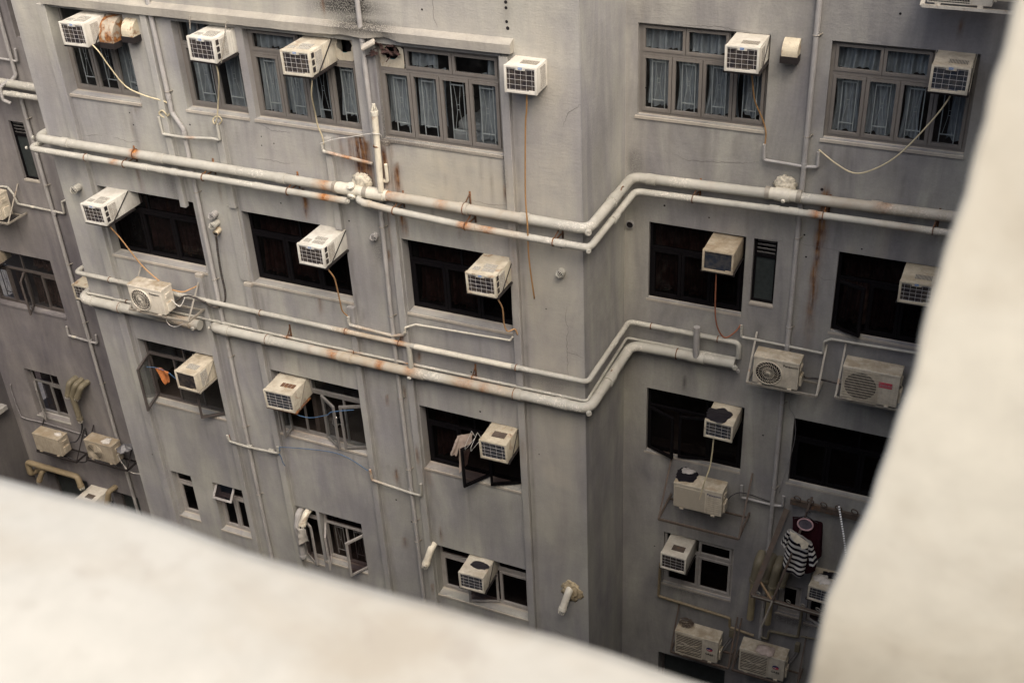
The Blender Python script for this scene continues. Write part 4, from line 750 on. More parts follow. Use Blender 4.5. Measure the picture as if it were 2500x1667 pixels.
pipe('drain_pipe', 'thickest flaking pipe low on the front wall, turning the corner to a blanked end', 'pipe', [(-11.58, 12.98, -10.08), (-11.58, 12.86, -10.08), (-7.97, 12.86, -10.09), (-5.08, 12.86, -10.05), (-5.02, 14.50, -9.95), (-3.42, 14.50, -9.92)], .078, rad=.17, spots=((-9.32, .07, 1), (-8.45, .06, .8), (-7.95, .1, .5), (-7.05, .14, .7), (-6.75, .1, .6), (-6.45, .06, .5), (-9.65, .06, .4)), tans=((-9.6, -7.7, .7), (-7.4, -6.2, .6)), coup=[cx_(-11.35, 12.86, -10.08), cx_(-10.55, 12.86, -10.08), cx_(-9.1, 12.86, -10.085, .24), cx_(-7.85, 12.86, -10.09, .26), cx_(-6.2, 12.86, -10.065), cx_(-5.5, 12.86, -10.055, .2), ((-5.04, 13.6, -10.0), (0, 1, 0), .18), cx_(-4.0, 14.5, -9.935, .26)],
     clamps=[(-10.55, 12.86, -10.08, 13), (-6.24, 12.86, -10.065, 13), (-5.05, 13.7, -10.0, 13.7), (-4.3, 14.5, -9.94, 14.64)], cap_ends=(((-11.64, 12.84, -10.08), (-1, -.6, 0), .03), ((-5.05, 12.78, -10.05), (.5, -1, 0), .042), ((-3.40, 14.43, -9.93), (.4, -1, 0), .038), ((-7.95, 12.79, -10.14), (0, -1, -.8), .034)))
pipe('drain_pipe', 'short grey upright joining the two pipes of the lower pair', 'pipe', [(-7.95, 12.87, -9.63), (-7.95, 12.87, -10.05)], .042)
pipe('drain_pipe', 'short grey upright stub on the right hand lower pipes', 'pipe', [(-4.0, 14.44, -9.37), (-4.0, 14.46, -9.9)], .048, 'pipe_dull')
pipe('conduit', 'thin conduit just above the thickest lower pipe', 'conduit', [(-14.28, 14.6, -9.99), (-14.28, 12.93, -9.99), (-8.99, 12.93, -10.0), (-5.14, 12.93, -9.97), (-5.12, 14.57, -9.88), (-3.42, 14.57, -9.87)], .021, rad=.06, spots=((-8.95, .1, 1), (-8.0, .14, .8), (-6.9, .04, .6), (-10.2, .03, .6)), clamps=[(-13.4, 12.93, -9.99, 13), (-10.2, 12.93, -9.995, 13, 1), (-8.98, 12.93, -10.0, 13, 1), (-6.95, 12.93, -9.985, 13, 1)])
pipe('conduit', 'dark thin conduit under the right hand blanked pipe', 'conduit', [(-5.08, 14.57, -10.10), (-3.38, 14.57, -10.06)], .018, 'pipe_dull', cap_ends=(((-3.38, 14.55, -10.06), (.3, -1, 0), .028),))
def hooks(o, pts, yw, r):
    for (x, y, z) in pts:
        k = MB(); k.torus((x, y, z), (0, 0, 1), r + .004, .006, 14, 5); k.bar((x + r, y + .02, z), (x + r + .03, yw, z + .01), .012, .012); k.build('clip', 'steel', o, True)
o = pipe('downpipe', 'wall coloured downpipe beside the second rib, with a kink under the top windows', 'pipe', [(-11.62, 12.95, -3.6), (-11.60, 12.95, -6.42), (-11.45, 12.95, -6.66), (-11.45, 12.95, -17.7)], .036, 'pipe_dull', rad=.05, coup=[((-11.6, 12.95, -4.97), (0, 0, 1), .05), ((-11.6, 12.95, -6.18), (0, 0, 1), .07), ((-11.45, 12.95, -6.75), (0, 0, 1), .09)])
hooks(o, [(-11.6, 12.95, -6.1), (-11.45, 12.95, -7.68), (-11.45, 12.95, -9.2), (-11.45, 12.95, -10.66), (-11.45, 12.95, -12.1), (-11.45, 12.95, -13.6)], 13, .036)
o = pipe('downpipe', 'wall coloured downpipe in the dirty strip between the second and third bays', 'pipe', [(-8.20, 12.94, -3.6), (-8.19, 12.94, -6.4), (-8.24, 12.94, -9.2), (-8.25, 12.94, -17.7)], .034, 'pipe_dull', coup=[((-8.19, 12.94, -5.0), (0, 0, 1), .05), ((-8.245, 12.94, -9.56), (0, 0, 1), .1), ((-8.25, 12.94, -12.55), (0, 0, 1), .08)])
hooks(o, [(-8.22, 12.94, -7.72), (-8.24, 12.94, -9.2), (-8.25, 12.94, -10.7), (-8.25, 12.94, -12.1), (-8.25, 12.94, -13.2), (-8.25, 12.94, -13.65)], 13, .034)
o = pipe('downpipe', 'long pale downpipe on the right hand recessed wall', 'pipe', [(-2.70, 14.58, -3.6), (-2.70, 14.58, -15.4)], .036, 'pipe_dull', coup=[((-2.70, 14.58, z), (0, 0, 1), .08) for z in (-6.69, -9.2, -9.49, -12.44)])
hooks(o, [(-2.70, 14.58, z) for z in (-4.95, -6.28, -7.75, -9.18, -10.5, -12.1, -13.4)], 14.64, .036)
o = pipe('downpipe', 'grimy downpipe in the shaded left recess', 'pipe', [(-16.34, 14.58, -3.6), (-16.34, 14.58, -6.95), (-16.5, 14.5, -7.12)], .034, 'pipe_dull')
o = pipe('downpipe', 'grimy downpipe below the thick pipes in the left recess', 'pipe', [(-16.38, 14.58, -7.3), (-16.34, 14.58, -17.7)], .034, 'pipe_dull', coup=[((-16.35, 14.58, -9.6), (0, 0, 1), .08), ((-16.34, 14.58, -12.44), (0, 0, 1), .08)])
hooks(o, [(-16.36, 14.58, z) for z in (-7.75, -9.05, -10.7, -12.0, -13.46)], 14.64, .034)
pipe('drain_pipe', 'white upright vent pipe with a slotted cap standing on the tee', 'pipe', [(-8.06, 12.83, -5.92), (-8.10, 12.83, -7.10)], .045, 'pvc_rust', coup=[((-8.06, 12.83, -5.95), (0, 0, 1), .06, 'pvc'), ((-8.085, 12.83, -6.42), (0, 0, 1), .02, 'rust')])
vc = MB()
for k in range(8): a = k * math.pi / 4; vc.bar((-8.06 + .04 * math.cos(a), 12.83 + .04 * math.sin(a), -5.92), (-8.06 + .018 * math.cos(a), 12.83 + .018 * math.sin(a), -5.83), .012, .008)
vc.tube([(-8.06, 12.83, -5.84), (-8.06, 12.83, -5.82)], .022, 12); vco = vc.build('vent_cap', 'pvc'); vco.parent = bpy.data.objects['drain_pipe.%03d' % (len([o for o in bpy.data.objects if o.name.startswith('drain_pipe')]) - 1)]
BR = 'pipe'
def branch(label, pts, r=.022, mat='pipe', **k): return pipe('branch_pipe', label, 'pipe', pts, r, mat, rad=r * 1.6, seg=10, **k)
branch('small cream branch pipe under the top left windows', [(-11.82, 12.90, -6.5), (-11.81, 12.90, -6.77), (-11.42, 12.90, -6.77), (-10.92, 12.90, -6.72), (-10.76, 12.885, -6.72), (-10.76, 12.885, -6.46)], spots=((-11.3, .05, .5),))
branch('rust stained branch pipe left of the white vent pipe', [(-9.01, 12.885, -6.53), (-9.00, 12.885, -6.65), (-8.24, 12.92, -6.74)], .024, spots=((-8.62, .16, 1), (-8.35, .12, .9), (-8.85, .05, .5)), tans=((-8.8, -8.2, .6),))
branch('short white branch pipe right of the vent pipe', [(-8.16, 12.92, -6.96), (-8.01, 12.885, -6.97), (-8.01, 12.885, -6.70)], .024, 'pvc_rust', spots=((-8.08, .04, .9),))
branch('rusty branch pipe from the middle bay to its downpipe', [(-8.97, 12.885, -9.34), (-8.97, 12.885, -9.48), (-8.24, 12.92, -9.54), (-8.04, 12.885, -9.46), (-8.0, 12.885, -9.40)], .024, spots=((-8.72, .08, 1), (-8.45, .05, .8), (-8.06, .06, .8)), tans=((-8.9, -8.0, .5),))
branch('thin white branch pipe under the third black window', [(-8.0, 12.885, -9.42), (-7.99, 12.885, -9.32), (-7.82, 12.92, -9.25), (-6.29, 12.92, -9.19), (-6.25, 12.92, -9.12)], .016, 'pvc')
branch('pale branch pipe under the orange cloth window', [(-11.82, 12.885, -12.34), (-11.79, 12.885, -12.47), (-11.39, 12.89, -12.49), (-10.78, 12.885, -12.45), (-10.77, 12.885, -12.30)], coup=[cx_(-11.4, 12.93, -12.49, .08), cx_(-10.95, 12.93, -12.46, .1)])
branch('tan branch pipe under the window with three open casements', [(-8.96, 12.885, -12.28), (-8.95, 12.885, -12.49), (-8.22, 12.90, -12.57), (-8.03, 12.885, -12.55), (-8.02, 12.885, -12.30)], tans=((-9, -8.6, .6),), spots=((-8.95, .05, .6),))
branch('grey branch pipe between the two top right windows', [(-3.24, 14.57, -6.46), (-3.23, 14.57, -6.68), (-2.69, 14.57, -6.70), (-2.52, 14.57, -6.68), (-2.53, 14.57, -6.47)], mat='pipe_dull')
branch('cream branch pipe above the two right hand condensers', [(-3.38, 14.57, -9.28), (-3.37, 14.57, -9.48), (-2.70, 14.57, -9.49), (-2.19, 14.57, -9.50), (-2.19, 14.57, -9.30), (-2.1, 14.57, -9.24), (0.5, 14.57, -9.18)], .02, coup=[cx_(-3.1, 14.57, -9.485, .06), cx_(-2.7, 14.57, -9.49, .09), cx_(-1.8, 14.57, -9.235, .05)])
branch('grey branch pipe beside the boxy condenser', [(-3.20, 14.57, -12.20), (-3.20, 14.57, -12.44), (-2.72, 14.57, -12.45), (-2.54, 14.57, -12.43), (-2.54, 14.57, -12.22)], mat='pipe_dull')
branch('ochre branch pipe framing the low right window', [(-4.49, 14.57, -14.30), (-4.51, 14.57, -15.06), (-3.24, 14.57, -15.12), (-3.23, 14.57, -15.33), (-2.81, 14.57, -15.37)], .024, 'pipe_ochre')
branch('yellowed branch pipe at the bottom right', [(-2.70, 14.57, -15.35), (-2.57, 14.57, -15.36), (-2.56, 14.57, -15.16), (-2.08, 14.57, -15.12), (-2.06, 14.57, -14.40)], .024, 'pipe_old')
branch('thin grimy branch pipe behind the right parapet edge', [(-2.03, 14.57, -15.08), (-1.2, 14.57, -15.0)], .014, 'pipe_old')
branch('small grey branch pipe near the top left edge', [(-17.2, 14.58, -6.66), (-16.22, 14.58, -6.69), (-16.19, 14.58, -6.46)], mat='pipe_dull')
branch('grey branch pipe with a white joint in the left recess', [(-17.6, 14.58, -9.25), (-17.36, 14.58, -9.24), (-17.26, 14.58, -9.36), (-17.22, 14.58, -9.56), (-16.09, 14.58, -9.58), (-16.08, 14.58, -9.34), (-15.95, 14.58, -9.28)], coup=[cx_(-16.85, 14.58, -9.568, .07) + ('pvc',)])
branch('grey branch pipe with a chipped joint low in the left recess', [(-16.88, 14.58, -12.2), (-16.89, 14.58, -12.42), (-16.17, 14.58, -12.45), (-16.15, 14.58, -12.24)], mat='pipe_dull', coup=[cx_(-16.75, 14.58, -12.425, .1) + ('pvc',)])
pipe('drain_pipe', 'thick pipe continuing across the left recess', 'pipe', [(-19.3, 14.5, -7.04), (-14.34, 14.5, -7.12)], .072)
pipe('drain_pipe', 'thinner pipe continuing across the left recess', 'pipe', [(-19.3, 14.4, -7.22), (-14.42, 14.4, -7.24)], .05, coup=[cx_(-16.3, 14.4, -7.23)])
pipe('drain_pipe', 'small joint pipe hooking the left recess pipes together', 'pipe', [(-16.45, 14.5, -7.02), (-16.55, 14.36, -7.12), (-16.55, 14.34, -7.34), (-16.42, 14.38, -7.40)], .03, 'pipe_dull')
# flue elbows
def flue(label, pts, r, mat='pipe_old', slotted=True):
    o = pipe('flue_pipe', label, 'flue', pts, r, mat, rad=r * 1.3, seg=14)
    a, b_ = Vector(pts[-2]), Vector(pts[-1]); d = (b_ - a).normalized()
    k = MB().tube([b_ - d * .06, b_ - d * .058, b_ - d * .002, b_], r, 14, radii=[r, r * 1.12, r * 1.12, r * 1.0]); k.build('collar', mat, o)
    if slotted:
        u = d.orthogonal().normalized(); v = d.cross(u); s = MB()
        for i in range(10): t = i * 2 * math.pi / 10; c = u * math.cos(t) + v * math.sin(t); s.bar(b_ + c * r * .95, b_ + c * r * .7 + d * .06, .012, .006)
        s.disc(b_ + d * .002, d, r * .92, 14, 1); s.build('slotted_cap', ['pvc', 'black'], o)
    return o
flue('left most of three yellowed flue elbows beside the left recess window', [(-17.08, 14.7, -13.52), (-17.12, 14.45, -13.55), (-17.2, 14.4, -13.85)], .062, 'pipe_old')
flue('middle yellowed flue elbow with a long straight drop', [(-16.93, 14.7, -13.53), (-16.96, 14.45, -13.56), (-17.1, 14.42, -13.85), (-17.08, 14.42, -14.45)], .062, 'pipe_old')
flue('right most of the three yellowed flue elbows beside the left recess window', [(-16.78, 14.7, -13.55), (-16.82, 14.45, -13.58), (-16.95, 14.4, -13.84)], .062, 'pipe_old')
flue('thick tan flue pipe running level low in the left recess', [(-19.1, 14.7, -16.55), (-19.1, 14.4, -16.45), (-19.08, 14.4, -16.12), (-17.66, 14.4, -16.12), (-17.58, 14.36, -16.36)], .066, 'pipe_ochre')
flue('short tan flue bend half hidden by the parapet', [(-18.7, 14.7, -16.35), (-18.75, 14.45, -16.3), (-18.9, 14.4, -16.6)], .06, 'pipe_ochre')
flue('tan flue bend at the left beside a dark opening', [(-16.85, 14.7, -16.35), (-16.9, 14.45, -16.35), (-17.0, 14.4, -16.7)], .06, 'pipe_ochre')
f_ = flue('first mouldy flue pipe with a long drop behind the clothes rack', [(-2.80, 14.7, -13.55), (-2.81, 14.45, -13.58), (-2.85, 14.42, -14.0)], .078, 'pipe_old', False); rust_pipe(MB().tube([(-2.85, 14.42, -14.0), (-2.87, 14.44, -14.86)], .058, 14).build('drop_pipe', 'pipe_ochre2', f_), (), ())
flue('second mouldy flue elbow with a slotted end', [(-2.63, 14.7, -13.55), (-2.65, 14.45, -13.58), (-2.69, 14.41, -13.93)], .074, 'pipe_old')
f_ = flue('third mouldy flue pipe with a long drop behind the pole', [(-2.50, 14.7, -13.57), (-2.51, 14.45, -13.61), (-2.56, 14.42, -14.03)], .076, 'pipe_old', False); rust_pipe(MB().tube([(-2.56, 14.42, -14.03), (-2.58, 14.44, -14.86)], .058, 14).build('drop_pipe', 'pipe_ochre2', f_), (), ())
flue('fourth mouldy flue elbow half behind the striped shirt', [(-2.34, 14.7, -13.62), (-2.36, 14.46, -13.66), (-2.41, 14.42, -13.93)], .062, 'pipe_old')
flue('ribbed cream flue bend beside the lowest middle window', [(-7.96, 13.06, -13.66), (-7.98, 12.92, -13.72), (-8.05, 12.8, -14.0)], .062, 'pvc_rust')
flue('cream flue bend poking from a rough cement hole near the corner', [(-5.50, 13.1, -13.78), (-5.5, 12.93, -13.82), (-5.56, 12.78, -14.12)], .062, 'pvc')
bm = bmesh.new(); bmesh.ops.create_icosphere(bm, subdivisions=4, radius=1)
for v in bm.verts: k = 1 + .4 * noise.noise(v.co * 2.5) + .2 * noise.noise(v.co * 7); v.co = Vector((-5.47 + v.co.x * .17 * k, 12.995 + v.co.y * .035 * k, -13.86 + v.co.z * .20 * k))
b = MB(); bm.verts.index_update(); b.add([v.co[:] for v in bm.verts], [[v.index for v in f.verts] for f in bm.faces]); bm.free(); tag(b.build('cement_patch', 'cement', smooth=True), 'rough yellow cement patch around a flue near the corner', 'patch')
fl = flue('white flue elbow with an orange stain in the narrow low window', [(-10.49, 13.2, -13.75), (-10.49, 12.95, -13.77), (-10.54, 12.86, -13.97)], .062, 'pvc_rust')
flue('long grey flue drop in the narrow low window', [(-10.64, 13.2, -13.76), (-10.64, 12.94, -13.8), (-10.66, 12.86, -14.05), (-10.64, 12.86, -14.75)], .06, 'pipe_dull', False)

# round vent cowls
def cowl(label, x, y, z, yw, r=.065, L=.13, mat='pipe_dull', d=(-.35, -1, -.35)):
    dv = Vector(d).normalized(); p1 = Vector((x, yw + .02, z)); p2 = Vector((x, yw, z)) + Vector((0, -1, -.05)) * L; e = empty('vent_cowl', (x, yw, z), label, 'vent', 'round vent cowls on the wall')
    b = MB().tube([p1, p2], r * .92, 16); u = dv.orthogonal().normalized(); v = dv.cross(u)
    o = smooth_by_angle(b.build('duct', mat)); o.parent = e; o.matrix_parent_inverse = Matrix.Translation(-e.location)
    k = MB(); n = 12
    k.torus(p2, dv, r * .98, .007, 20, 6)
    for i in range(n): a = i * 2 * math.pi / n; c = u * math.cos(a) + v * math.sin(a); k.bar(p2 + c * r, p2 + c * r * .35 + dv * .06, .0085, .006)
    k.tube([p2 + dv * .055, p2 + dv * .065], r * .38, 14)
    o = k.build('cage', mat); o.parent = e; o.matrix_parent_inverse = Matrix.Translation(-e.location)
    o = MB().tube([p2 + dv * .001, p2 + dv * .003, p2 + dv * .05], r * .9, 16, radii=[r * .93, r * .9, r * .3]).build('opening', 'black'); o.parent = e; o.matrix_parent_inverse = Matrix.Translation(-e.location)
cowl('grey vent cowl on the left pilaster', -13.86, 13, -7.98, 13, mat='pipe')
cowl('upper of two stacked vent cowls beside the first black window', -11.20, 13, -8.02, 13, .058, .10)
cowl('lower of two stacked vent cowls above a broken stub', -11.20, 13, -8.17, 13, .058, .13, 'pipe')
cowl('sooty vent cowl in the dirty middle strip', -8.38, 13, -7.91, 13, .055, .06)
cowl('pale vent cowl near the corner below the twin pipes', -5.50, 13, -7.96, 13, .062, .07, 'pipe')
b = MB().tube([(-5.10, 14.66, -7.97), (-5.10, 14.60, -7.97)], .06, 18); b.disc((-5.10, 14.598, -7.97), (0, -1, 0), .047, 18, 1); tag(b.build('vent_stub', ['pipe_dull', 'black']), 'open round vent stub in the inner corner', 'vent')
b = MB().tube([(-11.2, 13.01, -8.29), (-11.2, 12.9, -8.32)], .05, 14); b.disc((-11.2, 12.899, -8.32), (0, -1, -.2), .04, 14, 1); tag(b.build('vent_stub', ['rust_pale', 'black']), 'broken rusty vent stub under two cowls', 'vent')
# rectangular duct hoods: quarter bends
def hood(label, x, z, yw, w_, h, out, mat):
    b = MB(); n = 8; pr = []
    for k in range(n + 1):
        a = k / n * math.pi / 2; pr.append(((yw - out * math.sin(a)), z + (-out * .95) * (1 - math.cos(a))))
    for (yy, zz) in pr: b.v += [(x - w_ / 2, yy, zz), (x + w_ / 2, yy, zz)]
    for k in range(n): b.f.append((2 * k, 2 * k + 1, 2 * k + 3, 2 * k + 2))
    base = len(b.v); b.v += [(x - w_ / 2, yw, z - h), (x + w_ / 2, yw, z - h)]
    yb, zb = pr[-1]; b.v += [(x - w_ / 2, yb, zb - .05), (x + w_ / 2, yb, zb - .05), (x - w_ / 2, yw - out + h * .75, zb - .05), (x + w_ / 2, yw - out + h * .75, zb - .05)]
    L_ = [2 * k for k in range(n + 1)] + [base + 2, base + 4, base]; Rr = [2 * k + 1 for k in range(n + 1)] + [base + 3, base + 5, base + 1]
    b.f += [tuple(L_), tuple(Rr[::-1]), (2 * n, 2 * n + 1, base + 3, base + 2), (base + 4, base + 5, base + 1, base)]; b.m = [0] * len(b.f)
    b.f.append((base + 2, base + 3, base + 5, base + 4)); b.m.append(1)
    o = b.build('duct_hood', [mat, 'black']); rim = MB(); e = .012
    rim.box(x - w_ / 2 - e, x + w_ / 2 + e, yb - .014, yw - out + h * .8, zb - .125, zb - .04); rim.build('lip', 'black_metal', o)
    return tag(o, label, 'vent hood')
hood('rusty duct hood beside the first air conditioner', -12.34, -5.06, 13.05, .25, .20, .30, 'rust_paint')
hood('pale flaking duct hood beside the rusty one', -12.02, -5.07, 13.05, .20, .20, .20, 'rust_pale')
hood('stained duct hood between the two top right windows', -2.99, -5.03, 14.64, .20, .18, .16, 'rust_pale')

# ------------------------------------------------------------------ air conditioners
def child(b, name, mats, e, smooth=False):
    o = b.build(name, mats, None, smooth); o.parent = e; return o
def window_ac(label, xc, zt, yw, yf, W_=.445, H=.335, mat='ac', coil='coil', grid=(5, 4), tops='triple', side=True, badge=True, strap='black_metal', tray=True, hose=None, tilt=0.0, rail='black_metal', guard=True, cdx=0.0):
    """through-window unit, built around the middle of its bottom front edge"""
    e = empty('air_conditioner', (xc, yf, zt - H), label, 'air conditioner', 'window air conditioners'); e.rotation_euler = (R(tilt + rnd.uniform(-.5, 1.6)), R(rnd.uniform(-1.2, 1.2)), R(cdx + rnd.uniform(-1.5, 1.5)))
    D = yw + .25 - yf; h = W_ / 2; m = .030
    b = MB(); b.bbox(-h + .004, h - .004, .022, D, .006, H - .003, .010)
    b.bbox(-h, -h + m, 0, .05, 0, H, .006); b.bbox(h - m, h, 0, .05, 0, H, .006); b.bbox(-h + m - .004, h - m + .004, .001, .05, H - .028, H - .001, .006); b.bbox(-h + m - .004, h - m + .004, .001, .05, .001, .034, .006)
    if badge: b.box(-.06, .06, .0005, .03, H - .05, H - .02)
    b.box(h - .11, h - .02, .0025, .03, .02, .048)
    smooth_by_angle(child(b, 'casing', mat, e), 35)
    c = MB(); c.quad((-h + m, .020, .034), (h - m, .020, .034), (h - m, .020, H - .028), (-h + m, .020, H - .028)); child(c, 'coil', coil, e)
    if guard:
        g_ = MB(); nx, nz = grid; x0, x1, z0, z1 = -h + m, h - m, .045, H - .04
        for i in range(nx): x = x0 + (x1 - x0) * (i + .5) / nx; g_.bar((x, .012, z0 - .008), (x, .012, z1 + .008), .0024, .0024)
        for k in range(nz + 1): z = z0 + (z1 - z0) * k / nz; g_.bar((x0, .010, z), (x1, .010, z), .0026, .0026)
        child(g_, 'guard', 'wire', e)
    if badge:
        bd = MB(); bd.box(-.026, .026, -.0025, .001, H - .040, H - .014); bo = child(bd, 'badge', 'blue', e)
        t = text('Midea', .021, (.003, -.0035, H - .027), (R(90), 0, 0), 'white', e); t.parent = bo
    if tops:
        v = MB(); z = H + .001; dz = .0025
        if tops == 'triple':
            for (a, b2, c_, d) in ((-.17, -.07, .10, .19), (-.03, .15, .10, .19), (-.05, .13, .21, .30)): v.box(a, b2, c_, d, H - .004, z + dz)
        elif tops == 'strip': v.box(-.05, .17, .12, .23, H - .004, z + dz)
        elif tops == 'four':
            for k in range(4): v.box(-.05 + k * .065, .005 + k * .065, .17, .27, H - .004, z + dz)
        else: v.box(-.08, .13, .14, .27, H - .004, z + dz)
        child(v, 'top_vent', {'triple': 'vent', 'strip': 'vent_dark', 'single': 'vent', 'four': 'rust', 'dark': 'steel_dark'}[tops], e)
    if side:
        for sg in (-1, 1):
            v = MB(); xa, xb = sorted((sg * (h - .008), sg * (h + .001)))
            if side == 'squares':
                for k in range(3): v.box(xa, xb, .045, .11, .045 + k * .095, .115 + k * .095)
            v.box(xa, xb, .13, .20, .04, H - .04, 1); v.box(xa, xb, .21, .29, .04, H - .04, 1)
            for yy in (.33, .38, .43): v.box(xa, xb - .0005 if sg > 0 else xb, yy, yy + .006, .02, H - .02, 2)
            child(v, 'side_vent', ['coil', 'vent_side', mat], e)
    if strap:
        for sg in (-1, 1):
            s = MB(); s.bar((sg * (h + .010), D - .26, H - .005), (sg * (h + .010), .13, -.012), .006, .018); child(s, 'strap', strap, e)
    if tray:
        s = MB(); s.box(-h - .02, h + .02, .02, .05, -.03, -.004); s.box(-h - .012, -h + .02, .05, D - .2, -.028, -.004); s.box(h - .02, h + .012, .05, D - .2, -.028, -.004); child(s, 'tray', rail, e)
    if hose:
        mt, r_, pts = hose; P2 = [Vector(p) - Vector((xc, yf, zt - H)) for p in pts]
        child(MB().tube(spline(P2, 8), r_, 8), 'drain_hose', mt, e, True)
    return e
window_ac('white air conditioner at the top left beside the rusty hood, trailing a cream hose', -12.70, -5.06, 13, 12.52, hose=('hose_cream', .010, [(-12.50, 12.62, -5.38), (-12.40, 12.62, -5.48), (-12.35, 12.70, -5.72), (-12.23, 12.80, -6.04), (-11.97, 12.86, -6.18), (-11.64, 12.93, -6.28), (-11.62, 12.93, -6.42), (-11.72, 12.91, -6.51), (-11.80, 12.89, -6.45), (-11.72, 12.88, -6.39), (-11.68, 12.9, -6.46), (-11.78, 12.93, -6.5)]))
window_ac('white air conditioner hung on two chains over the narrow top window', -10.48, -5.06, 13, 12.52, side='squares', strap=None, hose=('hose_cream', .010, [(-10.36, 12.60, -5.38), (-10.35, 12.62, -5.5), (-10.39, 12.66, -5.69), (-10.58, 12.80, -6.06), (-10.69, 12.84, -6.35), (-10.77, 12.86, -6.46), (-10.80, 12.88, -6.40), (-10.72, 12.9, -6.35), (-10.68, 12.92, -6.42), (-10.76, 12.93, -6.5)]))
window_ac('white air conditioner with rust on its top edge, over the burnt panel window', -8.92, -5.06, 13, 12.44, mat='ac_rust_light', side='squares', hose=('hose_cream', .010, [(-8.76, 12.52, -5.38), (-8.78, 12.54, -5.5), (-8.86, 12.60, -5.71), (-8.98, 12.80, -6.05), (-9.01, 12.86, -6.25), (-8.99, 12.90, -6.43), (-9.0, 12.92, -6.55)]))
window_ac('white air conditioner by itself at the end of the ledge near the corner', -5.83, -5.01, 13, 12.64, .43, .345, tops='strip', strap=None, side=True, tray=False, hose=('hose_brown', .011, [(-5.79, 12.74, -5.35), (-5.80, 12.74, -5.6), (-5.83, 12.76, -5.82), (-5.87, 12.78, -6.75), (-5.83, 12.72, -7.19), (-5.85, 12.78, -7.71), (-5.83, 12.88, -8.39)]))
window_ac('white air conditioner on the first top right window beside the stained hood', -3.50, -5.03, 14.64, 14.14, .435, .33, tops='strip', hose=('hose_brown', .010, [(-3.39, 14.24, -5.36), (-3.39, 14.30, -5.5), (-3.38, 14.46, -5.84), (-3.29, 14.56, -6.12), (-3.24, 14.58, -6.30), (-3.24, 14.58, -6.48)]))
window_ac('weathered cream air conditioner at the far top right with a long looping hose', -1.05, -5.02, 14.64, 14.14, .44, .33, mat='ac_cream', coil='coil_blue', tops='strip', strap='steel', hose=('hose_cream', .010, [(-1.02, 14.25, -5.35), (-1.03, 14.26, -5.46), (-1.19, 14.30, -5.79), (-1.50, 14.35, -6.28), (-1.78, 14.40, -6.55), (-2.02, 14.46, -6.67), (-2.27, 14.53, -6.61), (-2.52, 14.58, -6.47)]))
window_ac('white air conditioner over the first black window, hose falling to the condenser', -13.07, -7.90, 13, 12.39, .435, .33, side='squares', hose=('hose_tan', .011, [(-12.90, 12.48, -8.23), (-12.88, 12.5, -8.33), (-12.86, 12.60, -8.55), (-12.72, 12.75, -9.09), (-12.43, 12.75, -9.33), (-12.29, 12.75, -9.43), (-12.02, 12.75, -9.45), (-11.92, 12.85, -9.44), (-11.79, 12.92, -9.38)]))
window_ac('white air conditioner over the middle black window', -9.11, -7.90, 13, 12.38, .44, .325, side='squares', hose=('hose_tan', .011, [(-8.94, 12.48, -8.23), (-8.92, 12.5, -8.32), (-8.91, 12.60, -8.52), (-8.98, 12.75, -8.96), (-9.03, 12.85, -9.22), (-9.0, 12.93, -9.36)]))
window_ac('air conditioner with an orange rusted top over the third black window', -6.45, -7.89, 13, 12.44, .45, .33, mat='ac_rust', side='squares', tops='triple', hose=('hose_tan', .011, [(-6.27, 12.52, -8.22), (-6.26, 12.55, -8.31), (-6.26, 12.65, -8.51), (-6.31, 12.75, -8.83), (-6.29, 12.80, -8.97), (-6.22, 12.88, -8.97), (-6.20, 12.92, -9.08)]))
window_ac('dusty tan air conditioner without guard on the right black window, red hose looping', -3.67, -7.92, 14.64, 14.15, .44, .33, mat='ac_dirty', coil='coil_blue', tops=None, side=None, guard=False, badge=False, strap=None, hose=('hose_red', .011, [(-3.70, 14.22, -8.26), (-3.70, 14.24, -8.36), (-3.71, 14.35, -9.00), (-3.67, 14.42, -9.32), (-3.58, 14.50, -9.50), (-3.45, 14.53, -9.40), (-3.38, 14.57, -9.28)]))
window_ac('white air conditioner cut off by the right parapet, its top vent torn', -1.05, -7.91, 14.64, 14.16, .43, .32, mat='ac_rust_light', tops='strip', strap=None)
window_ac('cream air conditioner with its front open over the orange cloth window', -12.06, -10.83, 13, 12.47, .425, .35, mat='ac_cream', guard=False, badge=False, tops='single', strap='steel', tray=True, rail='steel')
window_ac('old cream air conditioner with a rust eaten frame and blue coil', -10.31, -10.86, 13, 12.58, .54, .36, mat='ac_rust_light', coil='coil_blue', tops='four', side=None, badge=False, strap='steel', grid=(4, 5), rail='rust')
window_ac('air conditioner with orange rust along its top front, above the hanging pink shirt', -6.50, -10.82, 13, 12.57, .45, .345, mat='ac_rust', coil='coil_blue', tops='dark', side=None, badge=False, grid=(4, 4), strap='black_metal')
window_ac('white air conditioner under a torn black sheet on the right', -3.53, -10.79, 14.64, 14.17, .44, .32, mat='ac_rust_light', coil='coil_blue', tops=None, side=None, badge=False, grid=(4, 4), strap=None, tray=False, hose=('hose_cream', .011, [(-3.61, 14.25, -11.11), (-3.61, 14.25, -11.22), (-3.62, 14.2, -11.66), (-3.67, 14.1, -11.96), (-3.73, 14.10, -12.36)]))
window_ac('white air conditioner with black tape patches in the lowest middle window', -7.07, -13.69, 13, 12.57, .45, .345, mat='ac_rust_light', coil='coil_blue', tops=None, side=None, badge=False, grid=(4, 4), strap='black_metal')
window_ac('white air conditioner in the low right window with a scorched top vent', -4.15, -13.66, 14.64, 14.16, .44, .335, coil='coil', tops='dark', side=None, badge=False, grid=(4, 4), strap=None)
window_ac('shabby air conditioner littered with paper scraps behind the clothes rack', -1.75, -13.55, 14.64, 14.18, .42, .30, mat='ac_cream', coil='coil_blue', tops=None, side=None, badge=False, grid=(5, 4), strap=None)
